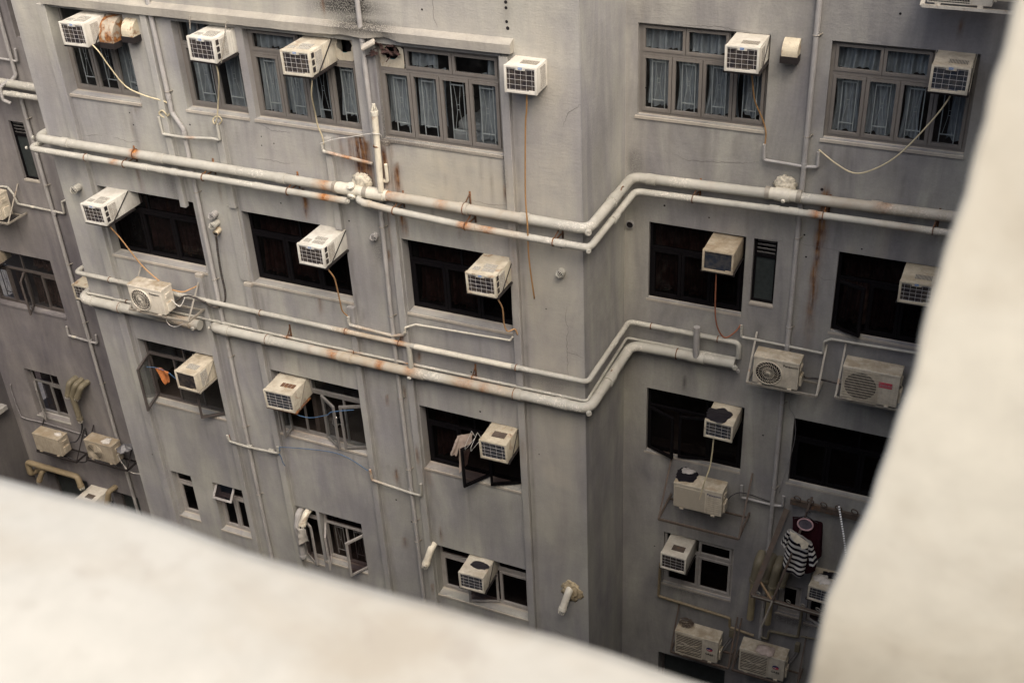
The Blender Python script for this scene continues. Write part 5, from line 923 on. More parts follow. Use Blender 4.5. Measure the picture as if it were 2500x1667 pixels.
window_ac('half hidden air conditioner with a rotten rusty top behind the left pilaster', -15.72, -10.82, 14.64, 14.16, .44, .33, mat='ac_rust', tops=None, side=None, badge=False, strap=None)
window_ac('dusty brown air conditioner at the left edge beside a grimy casement', -18.42, -10.72, 14.64, 14.05, .5, .33, mat='ac_dirty', tops=None, side=None, badge=False, strap='black_metal')
window_ac('pale air conditioner half hidden behind the parapet at lower left', -17.35, -16.5, 14.64, 14.1, .5, .34, mat='ac', tops='dark', side=None, badge=False, strap=None)

def condenser(label, x0, zt, yf, W_, H, D, style, mat='cond', words=None, hooks_=True, facing=0.0, lid=True):
    e = empty('condenser_unit', (x0 + W_ / 2, yf, zt - H), label, 'condenser', 'outdoor condenser units'); e.rotation_euler = (0, 0, R(facing)); h = W_ / 2
    b = MB(); b.bbox(-h, h, 0, D, .015, H - .02, .012, seg=3)
    b.bbox(-h - .004, h + .004, -.006, D + .004, H - .045, H, .012, seg=3)
    for sx in (-1, 1): b.box(sx * h * .65 - .03, sx * h * .65 + .03, -.015, D + .015, -.004, .02)
    smooth_by_angle(child(b, 'casing', mat, e), 35)
    r_ = min(H * .40, W_ * .29); cxx = -h + r_ + W_ * .055; cz = H * .475; y = -.004
    f = MB(); g_ = MB()
    if style in ('spiral', 'rings'):
        g_.disc((cxx, -.0015, cz), (0, -1, 0), r_, 40); child(g_, 'fan_opening', 'black', e)
        for k in range(5):
            a = k * 2 * math.pi / 5; f2 = Vector((math.cos(a), 0, math.sin(a)))
        f.torus((cxx, -.008, cz), (0, 1, 0), r_, .010, 40, 6); f.tube([(cxx, -.022, cz), (cxx, -.008, cz)], r_ * .13, 18)
        if style == 'spiral':
            for k in range(24):
                a0 = k * 2 * math.pi / 24; pts = []
                for t in range(7):
                    s = t / 6; a = a0 + s * 1.0; rr = r_ * (.13 + .87 * s); pts.append((cxx + rr * math.cos(a), -.016 + .006 * s, cz + rr * math.sin(a)))
                f.tube(pts, .0030, 4, caps=False)
            for s in (.45, .75): f.torus((cxx, -.014, cz), (0, 1, 0), r_ * s, .003, 36, 4)
        else:
            for k in range(1, 8): f.torus((cxx, -.012, cz), (0, 1, 0), r_ * k / 7.5, .008, 36, 5)
        child(f, 'fan_guard', mat, e, True)
    elif style == 'mesh':
        g_.disc((cxx, -.0015, cz), (0, -1, 0), r_, 40); child(g_, 'fan_opening', 'black', e); s = r_ * 1.12
        n = 30
        for k in range(n + 1): x = cxx - s + 2 * s * k / n; f.bar((x, -.010, cz - s), (x, -.010, cz + s), .0035, .0035)
        for k in range(12): z = cz - s + 2 * s * k / 11; f.bar((cxx - s, -.014, z), (cxx + s, -.014, z), .006, .006)
        child(f, 'fan_guard', mat, e)
    elif style == 'bars':
        s = r_ * 1.08; g_.quad((cxx - s, -.0015, cz - s), (cxx + s, -.0015, cz - s), (cxx + s, -.0015, cz + s), (cxx - s, -.0015, cz + s)); child(g_, 'fan_opening', 'black', e)
        for k in range(12): z = cz - s + 2 * s * (k + .5) / 12; f.bar((cxx - s, -.010, z), (cxx + s, -.010, z), .006, .006)
        for k in range(26): x = cxx - s + 2 * s * (k + .5) / 26; f.bar((x, -.006, cz - s), (x, -.006, cz + s), .0028, .0028)
        for (a, c) in (((-.9, .3), (.9, -.1)), ((-.9, -.2), (.9, .3)), ((-.8, -.7), (.9, -.4))): f.bar((cxx + a[0] * s, -.014, cz + a[1] * s), (cxx + c[0] * s, -.014, cz + c[1] * s), .006, .006)
        inset_bars(f, cxx - s - .012, cxx + s + .012, cz - s - .012, cz + s + .012, -.012, .0, .012); child(f, 'fan_guard', mat, e)
    elif style == 'panel':
        f.box(-h + .02, h * .30, -.006, .01, .04, H - .07); child(f, 'front_grille', slots_cond, e)
        k2 = MB()
        for k in range(8): z = .06 + k * .04; k2.box(h * .36, h - .03, -.004, .004, z, z + .006)
        child(k2, 'louvre', 'cond_dark', e)
    elif style == 'plain':
        f.box(-h + .02, h * .30, -.005, .01, .03, H - .06); child(f, 'front_panel', mat, e)
    if style in ('mesh', 'spiral', 'rings'):
        k2 = MB()
        for k in range(9): z = .05 + k * H * .075; k2.box(cxx + r_ * 1.25, h - .02, -.0025, .004, z, z + .005)
        child(k2, 'louvre', mat, e)
    sd_ = MB(); sd_.bbox(h - .002, h + .035, D * .25, D * .8, .05, H * .45, .01); sd_.bbox(h - .002, h + .018, D * .3, D * .75, H * .62, H * .78, .008); child(sd_, 'valve_cover', mat, e)
    for wd in (words or []):
        if wd[0] == 'text': text(wd[1], wd[2], (wd[3] * W_, -.0065 if len(wd) < 6 else wd[5], wd[4] * H), (R(90), 0, 0), wd[6] if len(wd) > 6 else 'ink', e, bold=.0006)
        elif wd[0] == 'label':
            l = MB(); l.box(wd[1] * W_, wd[2] * W_, -.005, .001, wd[3] * H, wd[4] * H); child(l, 'label_plate', wd[5], e)
        elif wd[0] == 'logo':
            l = MB(); cx2, cz2, rr = wd[1] * W_, wd[2] * H, wd[3]; n = 28
            pts = [(cx2 + rr * 1.25 * math.cos(2 * math.pi * k / n), -.005, cz2 + rr * math.sin(2 * math.pi * k / n)) for k in range(n)]
            l.add(pts[::-1], [tuple(range(n))], 0); low = [(cx2 + rr * 1.2 * math.cos(a), -.0058, cz2 + rr * .95 * math.sin(a)) for a in [math.pi * (1.12 + .83 * k / 14) for k in range(15)]] + [(cx2 + rr * .55, -.0058, cz2 + rr * .25), (cx2 - rr * .1, -.0058, cz2 + rr * .15), (cx2 - rr * .2, -.0058, cz2 - rr * .25)]
            l.add(low[::-1], [tuple(range(len(low)))], 1); l.add([(cx2 - rr * 1.0, -.0064, cz2 - rr * .25), (cx2 + rr * .2, -.0064, cz2 - rr * .45), (cx2 + rr * .2, -.0064, cz2 - rr * .2), (cx2 - rr * .9, -.0064, cz2 - rr * .05)], [(0, 1, 2, 3)], 2)
            child(l, 'emblem', ['navy', 'red', 'white'], e)
    return e
slots_cond = mesh_sheet('condenser_front_mesh', (0.50, 0.45, 0.36), (0.20, 0.175, 0.14), 55, .5); M['slots_cond'] = slots_cond
condenser('white condenser with a spiral fan guard under the first black window', -12.84, -9.30, 12.48, .67, .47, .27, 'spiral', 'cond_white', [('text', 'Panasonic', .052, .29, .80)])
condenser('cream condenser with a spiral fan guard under the slim right window', -3.08, -9.49, 14.18, .65, .47, .26, 'spiral', 'cond', [('text', 'Panasonic', .055, .32, .83)])
condenser('cream condenser with a square mesh guard and a red label', -1.84, -9.37, 14.17, .77, .54, .28, 'mesh', 'cond', [('label', .14, .38, .56, .72, 'red'), ('text', 'Galanz', .075, .26, .64, -.0065, 'pinktrim')])
condenser('boxy cream condenser with a fine mesh front and a black cloth on top', -4.17, -12.07, 14.12, .78, .50, .30, 'panel', 'cond', [('text', 'Panasonic', .058, .335, .82, -.0065, 'navy')])
condenser('dingy condenser with a twig nest on top at the bottom right', -4.07, -15.34, 14.17, .76, .53, .28, 'bars', 'cond', [('logo', .31, .58, .045), ('text', 'GREE', .062, .31, .36)])
condenser('dingy condenser with a pink rag on top at the bottom right', -2.95, -15.34, 14.19, .77, .52, .28, 'bars', 'cond', [('logo', .31, .58, .045), ('text', 'GREE', .062, .31, .36)])
condenser('grimy plain fronted condenser under the left recess window', -18.38, -14.98, 14.20, .72, .46, .28, 'plain', 'cond_dark', [('text', 'National', .03, .28, .86)] if False else None)
condenser('grimy condenser with a ringed fan guard low in the left recess', -16.92, -14.77, 14.22, .73, .49, .27, 'rings', 'cond_dark')
condenser('cream condenser on a white rail at the top right edge', -1.42, -3.78, 14.1, .70, .53, .28, 'bars', 'cond_white')
condenser('shadowed condenser cut by the left edge of the picture', -17.95, -9.20, 14.15, .72, .52, .28, 'plain', 'cond')

def wall_bracket(label, x0, x1, zt, zb, yw, yf, mat='steel', wdt=.028):
    e = empty('support_bracket', ((x0 + x1) / 2, yw, zb), label, 'bracket', 'steel brackets under the condensers'); o0 = e.location.copy()
    for x in (x0, x1):
        b = MB(); b.bar(Vector((x, yw - .01, zt)) - o0, Vector((x, yf, zb)) - o0, .008, wdt, up=(1, 0, 0)); child(b, 'strap', mat, e)
        b = MB(); b.bar(Vector((x, yw, zb)) - o0, Vector((x, yf, zb)) - o0, .03, .03); child(b, 'arm', mat, e)
    b = MB(); b.bar(Vector((x0, yf, zb)) - o0, Vector((x1, yf, zb)) - o0, .03, .035); b.bar(Vector((x0, yw - .12, zb)) - o0, Vector((x1, yw - .12, zb)) - o0, .025, .025); child(b, 'rail', mat, e)
    return e
wall_bracket('steel bracket holding the condenser under the first black window', -12.93, -11.76, -9.22, -9.80, 13, 12.50)
wall_bracket('pale steel bracket holding the spiral guard condenser at right', -3.16, -2.16, -9.38, -9.99, 14.64, 14.2)
wall_bracket('steel bracket holding the red label condenser', -1.90, -0.9, -9.3, -9.94, 14.64, 14.2)
wall_bracket('wide rusty bracket frame below the boxy condenser', -4.36, -3.06, -11.96, -12.78, 14.64, 13.98, 'steel_dark')
wall_bracket('dark bracket holding the twig nest condenser', -4.14, -3.12, -15.1, -15.90, 14.64, 14.18, 'steel_dark')
wall_bracket('dark bracket holding the pink rag condenser', -3.05, -1.95, -15.1, -15.90, 14.64, 14.18, 'steel_dark')
wall_bracket('black bracket under the plain fronted left condenser', -18.4, -17.3, -14.9, -15.47, 14.64, 14.2, 'black_metal')
wall_bracket('black bracket under the ringed guard left condenser', -16.98, -15.9, -14.7, -15.30, 14.64, 14.2, 'black_metal')
wall_bracket('cream bracket rail at the top right edge', -1.46, -0.40, -3.8, -4.33, 14.64, 14.08, 'cond_white', .05)
wall_bracket('steel bracket holding the condenser at the left edge', -18.1, -17.12, -9.15, -9.76, 14.64, 14.15)

# ------------------------------------------------------------------ hoses, cables, ropes
def line(name, label, cat, pts, r, mat, n=8, seg=8): return tag(MB().tube(spline(pts, n), r, seg).build(name, mat, smooth=True), label, cat)
line('tie_wire', 'thin white wire tied from the branch pipe across to the vent pipe', 'wire', [(-9.0, 12.85, -6.52), (-8.79, 12.85, -6.43), (-8.46, 12.84, -6.34), (-8.15, 12.80, -6.24), (-8.06, 12.77, -6.22), (-8.0, 12.82, -6.24), (-8.02, 12.88, -6.33)], .005, 'wire_white')
line('taped_cable', 'black taped cable hanging from the stub and looping to the condenser', 'cable', [(-11.20, 12.9, -8.36), (-11.24, 12.94, -8.5), (-11.25, 12.93, -8.66), (-11.27, 12.93, -9.04), (-11.25, 12.91, -9.38), (-11.31, 12.90, -9.58), (-11.5, 12.86, -9.68), (-11.63, 12.80, -9.56), (-11.87, 12.72, -9.46), (-12.1, 12.7, -9.6)], .017, 'cable_tape')
line('cable', 'grey taped cable between the two right hand condensers', 'cable', [(-2.44, 14.4, -9.78), (-2.36, 14.42, -9.86), (-2.2, 14.45, -9.86), (-1.86, 14.4, -9.84)], .014, 'cable_tape')
line('cable', 'dark conduit bending under the left recess window', 'cable', [(-19.07, 14.6, -14.15), (-19.1, 14.6, -14.35), (-19.07, 14.6, -14.90), (-18.95, 14.6, -15.02), (-18.24, 14.6, -15.0), (-16.9, 14.6, -15.05)], .014, 'cable_grey')
line('cable', 'black cable dropping past the flue elbows to the left condenser', 'cable', [(-17.22, 14.58, -13.70), (-17.24, 14.57, -14.44), (-17.26, 14.56, -14.81), (-17.45, 14.5, -15.15), (-17.6, 14.45, -15.2)], .016, 'cable')
line('cable', 'black cable looping under the plain left condenser', 'cable', [(-17.2, 14.58, -14.8), (-17.15, 14.5, -15.3), (-17.3, 14.4, -15.62), (-17.7, 14.35, -15.56), (-18.0, 14.35, -15.48)], .016, 'cable')
line('cable', 'thin white wire dangling from the ringed guard condenser', 'wire', [(-16.14, 14.3, -15.0), (-16.1, 14.3, -15.2), (-15.9, 14.3, -15.42), (-15.6, 14.4, -15.42), (-15.4, 14.5, -15.3)], .006, 'wire_white')
line('cable', 'thin wire looping beneath the condenser under the first black window', 'wire', [(-12.25, 12.55, -9.78), (-12.24, 12.55, -9.95), (-12.1, 12.55, -9.99), (-11.9, 12.56, -9.88), (-11.78, 12.6, -9.80)], .005, 'wire_white')
line('cable', 'bent white wire at the side of the first condenser', 'wire', [(-12.12, 12.62, -9.52), (-12.0, 12.62, -9.62), (-11.95, 12.64, -9.60), (-11.9, 12.7, -9.48)], .007, 'wire_white')
line('cable', 'black wires from the boxy condenser to the grey branch pipe', 'wire', [(-3.38, 14.35, -12.42), (-3.3, 14.4, -12.3), (-3.15, 14.52, -12.30), (-2.75, 14.6, -12.42)], .008, 'cable')
line('cable', 'stray red brown wire hanging beside the second rib', 'wire', [(-11.83, 12.95, -12.38), (-11.81, 12.96, -12.7), (-11.78, 12.96, -13.1), (-11.70, 12.95, -13.36)], .006, 'hose_red')
line('cable', 'rusty wire slanting down the left edge of the front block', 'wire', [(-15.9, 14.55, -4.2), (-15.75, 14.5, -5.4), (-15.62, 14.45, -6.35), (-15.45, 14.4, -6.7)], .008, 'hose_brown')
line('cable', 'thin wire dangling above the third right window', 'wire', [(-2.55, 14.62, -10.2), (-2.6, 14.62, -10.55), (-2.5, 14.62, -10.75), (-2.47, 14.6, -11.2), (-2.62, 14.6, -12.2)], .0035, 'cable_grey')
line('rope', 'blue cord tied from the old cream air conditioner across the open casements', 'rope', [(-10.07, 12.62, -11.24), (-10.02, 12.70, -11.34), (-9.85, 12.75, -11.36), (-9.52, 12.72, -11.20), (-9.42, 12.73, -11.12), (-9.12, 12.90, -11.12)], .007, 'blue_rope')
line('rope', 'thin blue string strung under the open casements between two pipe ends', 'rope', [(-10.77, 12.9, -12.32), (-10.3, 12.9, -12.22), (-9.71, 12.9, -12.13), (-9.37, 12.9, -12.16), (-9.01, 12.9, -12.33)], .006, 'blue_rope')
line('rope', 'tuft of blue string wound round the pipe end', 'rope', [(-10.77, 12.89, -12.30), (-10.73, 12.88, -12.36), (-10.78, 12.88, -12.42), (-10.74, 12.88, -12.5), (-10.72, 12.88, -12.62), (-10.69, 12.89, -12.7)], .006, 'blue_rope')
line('rope', 'blue clothes line holding the orange cloth', 'rope', [(-13.15, 12.75, -11.14), (-13.0, 12.82, -11.17), (-12.8, 12.86, -11.24), (-12.55, 12.8, -11.31), (-12.2, 12.75, -11.36)], .006, 'blue_rope')
for k, (x, lb) in enumerate(((-10.86, 'left chain holding the narrow top air conditioner'), (-10.24, 'right chain holding the narrow top air conditioner'))):
    c = MB(); a = Vector((x, 12.86, -4.90)); b_ = Vector((x + .04 if k == 0 else x + .02, 12.78 if k == 0 else 12.56, -5.06 if k == 0 else -5.40)); n = int((b_ - a).length / .022)
    for i in range(n): c.torus(a.lerp(b_, (i + .5) / n), Vector((1, 0, 0)) if i % 2 else Vector((0, 1, 0)), .010, .0035, 10, 5)
    tag(c.build('chain', 'steel', smooth=True), lb, 'chain')
for (x, y, z, lb) in ((-3.19, 14.6, -15.46, 'small yellowed junction box beside the twig nest condenser'), (-2.07, 14.6, -15.37, 'small yellowed junction box beside the pink rag condenser')):
    b = MB(); b.bbox(x - .04, x + .04, y - .05, y + .03, z - .09, z + .09, .01); o = tag(b.build('junction_box', 'pipe_old'), lb, 'junction box')
    for dx in (-.02, .02): MB().tube(spline([(x + dx, y - .01, z - .09), (x + dx - .03, y - .02, z - .2), (x + dx - .14, y - .1, z - .42)], 6), .010, 6).build('cable', 'cable_grey', o)

# ------------------------------------------------------------------ rags, sheets, litter
def rag(name, label, cat, c, rx, ry, mat, lift=.03, seed=1, jag=.3, n=40, drop=None, thick=.004):
    b = MB(); rings = 7
    b.v.append((c[0], c[1], c[2] + lift))
    for j in range(1, rings + 1):
        for k in range(n):
            a = 2 * math.pi * k / n; rr = (1 + jag * noise.noise(Vector((math.cos(a) * 1.6, math.sin(a) * 1.6, seed))) + jag * .5 * noise.noise(Vector((math.cos(a) * 5, math.sin(a) * 5, seed)))) * j / rings
            x = c[0] + rx * rr * math.cos(a); y = c[1] + ry * rr * math.sin(a); z = c[2] + lift * max(0, (1 - j / rings)) + .35 * lift * abs(noise.noise(Vector((x * 14, y * 14, seed)))) + .003
            if drop is not None and y < drop: z -= (drop - y) * 1.0; y = drop - .006
            b.v.append((x, y, z))
    for k in range(n): b.f.append((0, 1 + k, 1 + (k + 1) % n))
    for j in range(rings - 1):
        for k in range(n): p, q_ = 1 + j * n, 1 + (j + 1) * n; b.f.append((p + k, q_ + k, q_ + (k + 1) % n, p + (k + 1) % n))
    b.m = [0] * len(b.f); o = tag(b.build(name, mat, smooth=True), label, cat); md = o.modifiers.new('thickness', 'SOLIDIFY'); md.thickness = thick; return o
rag('plastic_sheet', 'torn black plastic sheet over the right hand air conditioner', 'sheet', (-3.58, 14.36, -10.785), .20, .17, 'plastic_black', .015, 3, .45)
rag('tape_patch', 'black tape patch on the lowest middle air conditioner', 'tape', (-7.03, 12.83, -13.69), .17, .085, 'plastic_black', .012, 5, .25)
rag('black_garment', 'black cloth lying on the left end of the boxy condenser', 'garment', (-4.03, 14.33, -12.06), .19, .16, 'blackcloth', .03, 8, .4)
rag('grey_garment', 'grey rag on the black cloth atop the boxy condenser', 'rag', (-4.03, 14.40, -12.03), .11, .08, 'greycloth', .035, 11, .4)
rag('pink_rag', 'faded pink rag dropped on the bottom right condenser', 'rag', (-2.53, 14.28, -15.335), .17, .12, 'pinkcloth', .09, 13, .25)
rag('plastic_scrap', 'white plastic scrap on the ringed guard condenser', 'litter', (-16.40, 14.34, -14.765), .10, .10, 'plastic_white', .03, 17, .4)
rag('plastic_scrap', 'white plastic scrap on the corner of the plain left condenser', 'litter', (-17.80, 14.36, -14.975), .10, .05, 'plastic_white', .02, 19, .4)
rag('plastic_bag', 'crumpled grey plastic bag beside the ringed guard condenser', 'bag', (-15.95, 14.35, -14.85), .17, .15, 'plastic_clear', .13, 23, .35)
rag('paper_scrap', 'torn white paper on the shabby air conditioner behind the rack', 'litter', (-1.78, 14.40, -13.55), .12, .13, 'plastic_white', .05, 29, .5)
rag('paper_scrap', 'dark rotten scraps behind the torn paper', 'litter', (-1.68, 14.52, -13.55), .17, .08, 'blackcloth', .05, 31, .5)
tw = MB(); rr = random.Random(5)
for k in range(30):
    c = Vector((-3.93, 14.36, -15.32)); a = rr.uniform(0, 6.28); p0 = c + Vector((.13 * math.cos(a), .10 * math.sin(a), rr.uniform(0, .05))); a2 = a + rr.uniform(1.2, 2.6); p1 = c + Vector((.13 * math.cos(a2), .10 * math.sin(a2), rr.uniform(0, .06)))
    tw.tube(spline([p0, (p0 + p1) / 2 + Vector((rr.uniform(-.04, .04), rr.uniform(-.04, .04), rr.uniform(-.01, .05))), p1], 3), .004, 4)
tag(tw.build('twig_nest', 'steel_dark'), 'tangled twig nest on the dingy condenser', 'nest')
# bed seen through the third pane of the broken panel window
bd = MB(); bd.bbox(-7.2, -6.55, 13.35, 15.2, -6.6, -6.30, .06, seg=4); bo = tag(bd.build('bed', 'bed', smooth=True), 'grey bed inside the broken vent panel window', 'bed')
pl = MB(); pl.bbox(-7.15, -6.65, 13.42, 13.8, -6.31, -6.17, .06, seg=4); tag(pl.build('pillow', 'bed', smooth=True), 'pale pillow on the bed inside the top window', 'pillow')

# ------------------------------------------------------------------ clothes
def hanging(name, label, cat, loc, mat, W_, L, sleeve, rot=(0, 0, 0), seed=1, d=.07, collar=None, sl_drop=.75, neck=.085):
    e = empty(name, loc, label, cat); e.rotation_euler = rot; b = MB(); n = 36; J = 16
    for j in range(J + 1):
        t = j / J; z = -L * t
        hw = neck + (W_ / 2 - neck) * min(1, (t / .14)) ** .6 if t < .14 else W_ / 2 * (1 + .06 * math.sin(t * 3))
        dd = d * (.45 + .75 * t)
        for k in range(n):
            a = 2 * math.pi * k / n; rp = 1 + .10 * t * math.sin(a * 7 + seed + t * 2) + .06 * noise.noise(Vector((math.cos(a) * 2, t * 4, seed)))
            b.v.append((hw * math.cos(a) * (1 + .04 * noise.noise(Vector((t * 5, a, seed)))), dd * math.sin(a) * rp, z + (.02 * math.cos(2 * a) if j == J else 0)))
    for j in range(J):
        for k in range(n): b.f.append((j * n + k, (j + 1) * n + k, (j + 1) * n + (k + 1) % n, j * n + (k + 1) % n))
    b.m = [0] * len(b.f)
    for sg in (-1, 1):
        p0 = Vector((sg * (W_ / 2 - .05), 0, -L * .10)); p1 = p0 + Vector((sg * sleeve * (1 - sl_drop), -.01, -sleeve * sl_drop)); q0 = len(b.v); m = 14; R0 = []
        for j in range(6):
            t = j / 5; c = p0.lerp(p1, t); dr = (p1 - p0).normalized(); u = Vector((0, 1, 0)); v = dr.cross(u)
            for k in range(m): a = 2 * math.pi * k / m; rp = 1 + .12 * math.sin(a * 3 + t * 5 + seed); b.v.append(tuple(c + u * math.cos(a) * .05 * rp + v * math.sin(a) * (.085 - .01 * t) * rp))
        for j in range(5):
            for k in range(m): f = (q0 + j * m + k, q0 + j * m + (k + 1) % m, q0 + (j + 1) * m + (k + 1) % m, q0 + (j + 1) * m + k); b.f.append(f); b.m.append(0)
    o = b.build('fabric', mat, e, True); md = o.modifiers.new('thickness', 'SOLIDIFY'); md.thickness = .004
    if collar:
        c = MB(); m = 24
        for (rx, ry, z) in ((neck * 1.0, d * .55, .02), (neck * 1.28, d * .95, -.04)):
            for k in range(m): a = 2 * math.pi * k / m; c.v.append((rx * math.cos(a), ry * math.sin(a), z - (.03 if math.sin(a) < -.2 and z < 0 else 0)))
        for k in range(m): c.f.append((k, (k + 1) % m, m + (k + 1) % m, m + k)); c.m.append(0)
        co_ = c.build('collar', collar, e, True); md = co_.modifiers.new('thickness', 'SOLIDIFY'); md.thickness = .005
    h = MB(); h.bar((-W_ * .42, 0, -.05), (0, 0, .03), .008, .008); h.bar((W_ * .42, 0, -.05), (0, 0, .03), .008, .008); h.tube(spline([(0, 0, .03), (0, 0, .08), (.02, 0, .11), (.045, 0, .09)], 5), .003, 5); h.build('hanger', 'black_metal', e)
    return e
def garment(name, label, cat, y, patches, mat, seed=1, fold=.02, bulge=.05, slope=0.0):
    """a garment sewn from front and back panels; each patch: four corners (x, z) top-left, top-right, bottom-right, bottom-left and its sag"""
    b = MB(); T = []; n, m = 16, 16
    for pi_, (a, b2, c, d, sag) in enumerate(patches):
        for side in (-1, 1):
            o0_ = len(b.v)
            for j in range(m + 1):
                t = j / m
                for i in range(n + 1):
                    u = i / n; xl = a[0] * (1 - t) + d[0] * t; zl = a[1] * (1 - t) + d[1] * t; xr = b2[0] * (1 - t) + c[0] * t; zr = b2[1] * (1 - t) + c[1] * t
                    x = xl * (1 - u) + xr * u; z = zl * (1 - u) + zr * u - sag * 4 * u * (1 - u) * (.3 + .7 * t)
                    wr = fold * (math.sin(u * 9 + seed + pi_ + 1.5 * t) * (.25 + .75 * t) + 1.6 * noise.noise(Vector((x * 7, z * 4, seed + pi_))))
                    x += .012 * noise.noise(Vector((u * 4, t * 6, seed + pi_ + 9)))
                    env = (1 - (2 * u - 1) ** 4)
                    b.v.append((x, y + slope * (x - patches[0][0][0]) + side * (bulge * env * (.45 + .55 * t)) + wr * env, z)); L_ = math.dist(((a[0] + b2[0]) / 2, (a[1] + b2[1]) / 2), ((c[0] + d[0]) / 2, (c[1] + d[1]) / 2)); T.append(t * L_ + .015 * noise.noise(Vector((x * 5, z * 5, seed))))
            for j in range(m):
                for i in range(n):
                    f = (o0_ + j * (n + 1) + i, o0_ + (j + 1) * (n + 1) + i, o0_ + (j + 1) * (n + 1) + i + 1, o0_ + j * (n + 1) + i + 1); b.f.append(f if side < 0 else f[::-1]); b.m.append(0)
    o = tag(b.build(name, mat, smooth=True), label, cat); at = o.data.attributes.new('along', 'FLOAT', 'POINT'); at.data.foreach_set('value', np.array(T, dtype=np.float32)); return o
po_ = garment('polo_shirt', 'black and white striped polo shirt with a cream collar on the drying pole', 'shirt', 14.14, [((-2.33, -12.45), (-1.99, -12.57), (-2.03, -13.29), (-2.38, -13.24), .05), ((-2.35, -12.47), (-2.30, -12.50), (-2.34, -12.84), (-2.44, -12.79), .01), ((-2.04, -12.57), (-1.97, -12.58), (-1.84, -12.92), (-1.97, -13.03), .01)], 'stripe', 2, .018, .055, -.12)
cb = MB()
for (pts) in ([(-2.31, 14.06, -12.44), (-2.20, 14.04, -12.44), (-2.13, 14.02, -12.57), (-2.17, 14.01, -12.60), (-2.26, 14.02, -12.53)], [(-2.20, 14.04, -12.44), (-2.00, 14.02, -12.55), (-2.01, 14.0, -12.63), (-2.09, 13.99, -12.67), (-2.13, 14.01, -12.58)]): cb.add(pts, [tuple(range(5))])
co_ = cb.build('collar', 'collar', po_); md = co_.modifiers.new('thickness', 'SOLIDIFY'); md.thickness = .008
ju = garment('jumper', 'dark maroon jumper with pink neck trim behind the striped shirt', 'jumper', 14.36, [((-2.34, -12.40), (-1.88, -12.36), (-1.90, -13.36), (-2.25, -13.34), .03), ((-1.93, -12.37), (-1.87, -12.40), (-1.83, -13.02), (-1.92, -13.04), .0)], 'maroon', 4, .02, .07, -.05)
nk = MB(); rg = []
for k in range(29): a = 2 * math.pi * k / 28; rg.append((-2.12 + .115 * math.cos(a), 14.27 + .03 * math.sin(a), -12.42 + .085 * math.sin(a)))
nk.tube(rg, .013, 7, caps=False); nk.build('neck_trim', 'pinktrim', ju, True)
MB().add([tuple(Vector(p) + Vector((0, .006, 0))) for p in rg[:-1]][::-1], [tuple(range(28))]).build('lining', 'lining', ju)
hg = MB(); hg.tube([(-2.30, 14.30, -12.38), (-2.13, 14.30, -12.27), (-1.94, 14.30, -12.36)], .006, 6); hg.tube(spline([(-2.13, 14.3, -12.27), (-2.13, 14.3, -12.21), (-2.10, 14.3, -12.17), (-2.07, 14.3, -12.20)], 5), .006, 6); tag(hg.build('hanger', 'cable'), 'dark clothes hanger carrying the maroon jumper', 'hanger')
ts = garment('t_shirt', 'limp pale pink t-shirt hanging edge-on in the window below the rust topped unit', 'shirt', 12.84, [((-7.21, -11.07), (-7.00, -11.02), (-7.12, -11.62), (-7.26, -11.82), .0), ((-7.24, -11.09), (-7.16, -11.06), (-7.27, -11.47), (-7.37, -11.44), .0)], 'pinkshirt', 6, .022, .018, .3)
for (x, lb) in ((-7.02, 'thin wire hanger nearest the pale pink shirt'), (-6.92, 'thin wire hanger between the pink shirt and the air conditioner')):
    hg = MB(); hg.tube([(x, 12.9, -10.98), (x - .07, 12.78, -11.20), (x - .05, 12.74, -11.24), (x + .05, 12.92, -11.10), (x, 12.9, -10.98)], .004, 5); tag(hg.build('hanger', 'wire_white'), lb, 'hanger')
def drape(name, label, cat, pts, mat, y, fold=.03, seed=1):
    """a cloth folded over a line, outline given in x, z"""
    b = MB(); n = 14; m = 12; (xa, za), (xb, zb), (xc, zc), (xd, zd) = pts
    for j in range(m + 1):
        t = j / m
        for i in range(n + 1):
            u = i / n; x = (xa * (1 - u) + xb * u) * (1 - t) + (xd * (1 - u) + xc * u) * t; z = (za * (1 - u) + zb * u) * (1 - t) + (zd * (1 - u) + zc * u) * t
            b.v.append((x, y - fold * math.sin(u * 7 + seed) * (.4 + t) - .02 * noise.noise(Vector((x * 9, z * 9, seed))), z))
    for j in range(m):
        for i in range(n): b.f.append((j * (n + 1) + i, (j + 1) * (n + 1) + i, (j + 1) * (n + 1) + i + 1, j * (n + 1) + i + 1))
    b.m = [0] * len(b.f); o = tag(b.build(name, mat, smooth=True), label, cat); md = o.modifiers.new('thickness', 'SOLIDIFY'); md.thickness = .005; return o
drape('hand_towel', 'orange towel pegged on the blue line in the open casement', 'towel', [(-13.06, -11.19), (-12.78, -11.22), (-12.80, -11.44), (-12.91, -11.52)], 'orange', 12.86, .025, 2)
drape('cloth', 'magenta cloth inside the orange towel window', 'cloth', [(-12.72, -11.40), (-12.42, -11.42), (-12.42, -11.66), (-12.70, -11.62)], 'dark_pink', 13.22, .03, 4)
drape('rag', 'grey rag draped over the white flue elbow in the narrow low window', 'rag', [(-10.64, -13.98), (-10.43, -13.97), (-10.42, -14.28), (-10.68, -14.40)], 'palerag', 12.78, .035, 5)
drape('cloth', 'crimson cloth low in the narrow window with flues', 'cloth', [(-10.36, -14.32), (-10.30, -14.32), (-10.30, -14.6), (-10.36, -14.6)], 'dark_pink', 13.1, .02, 6)
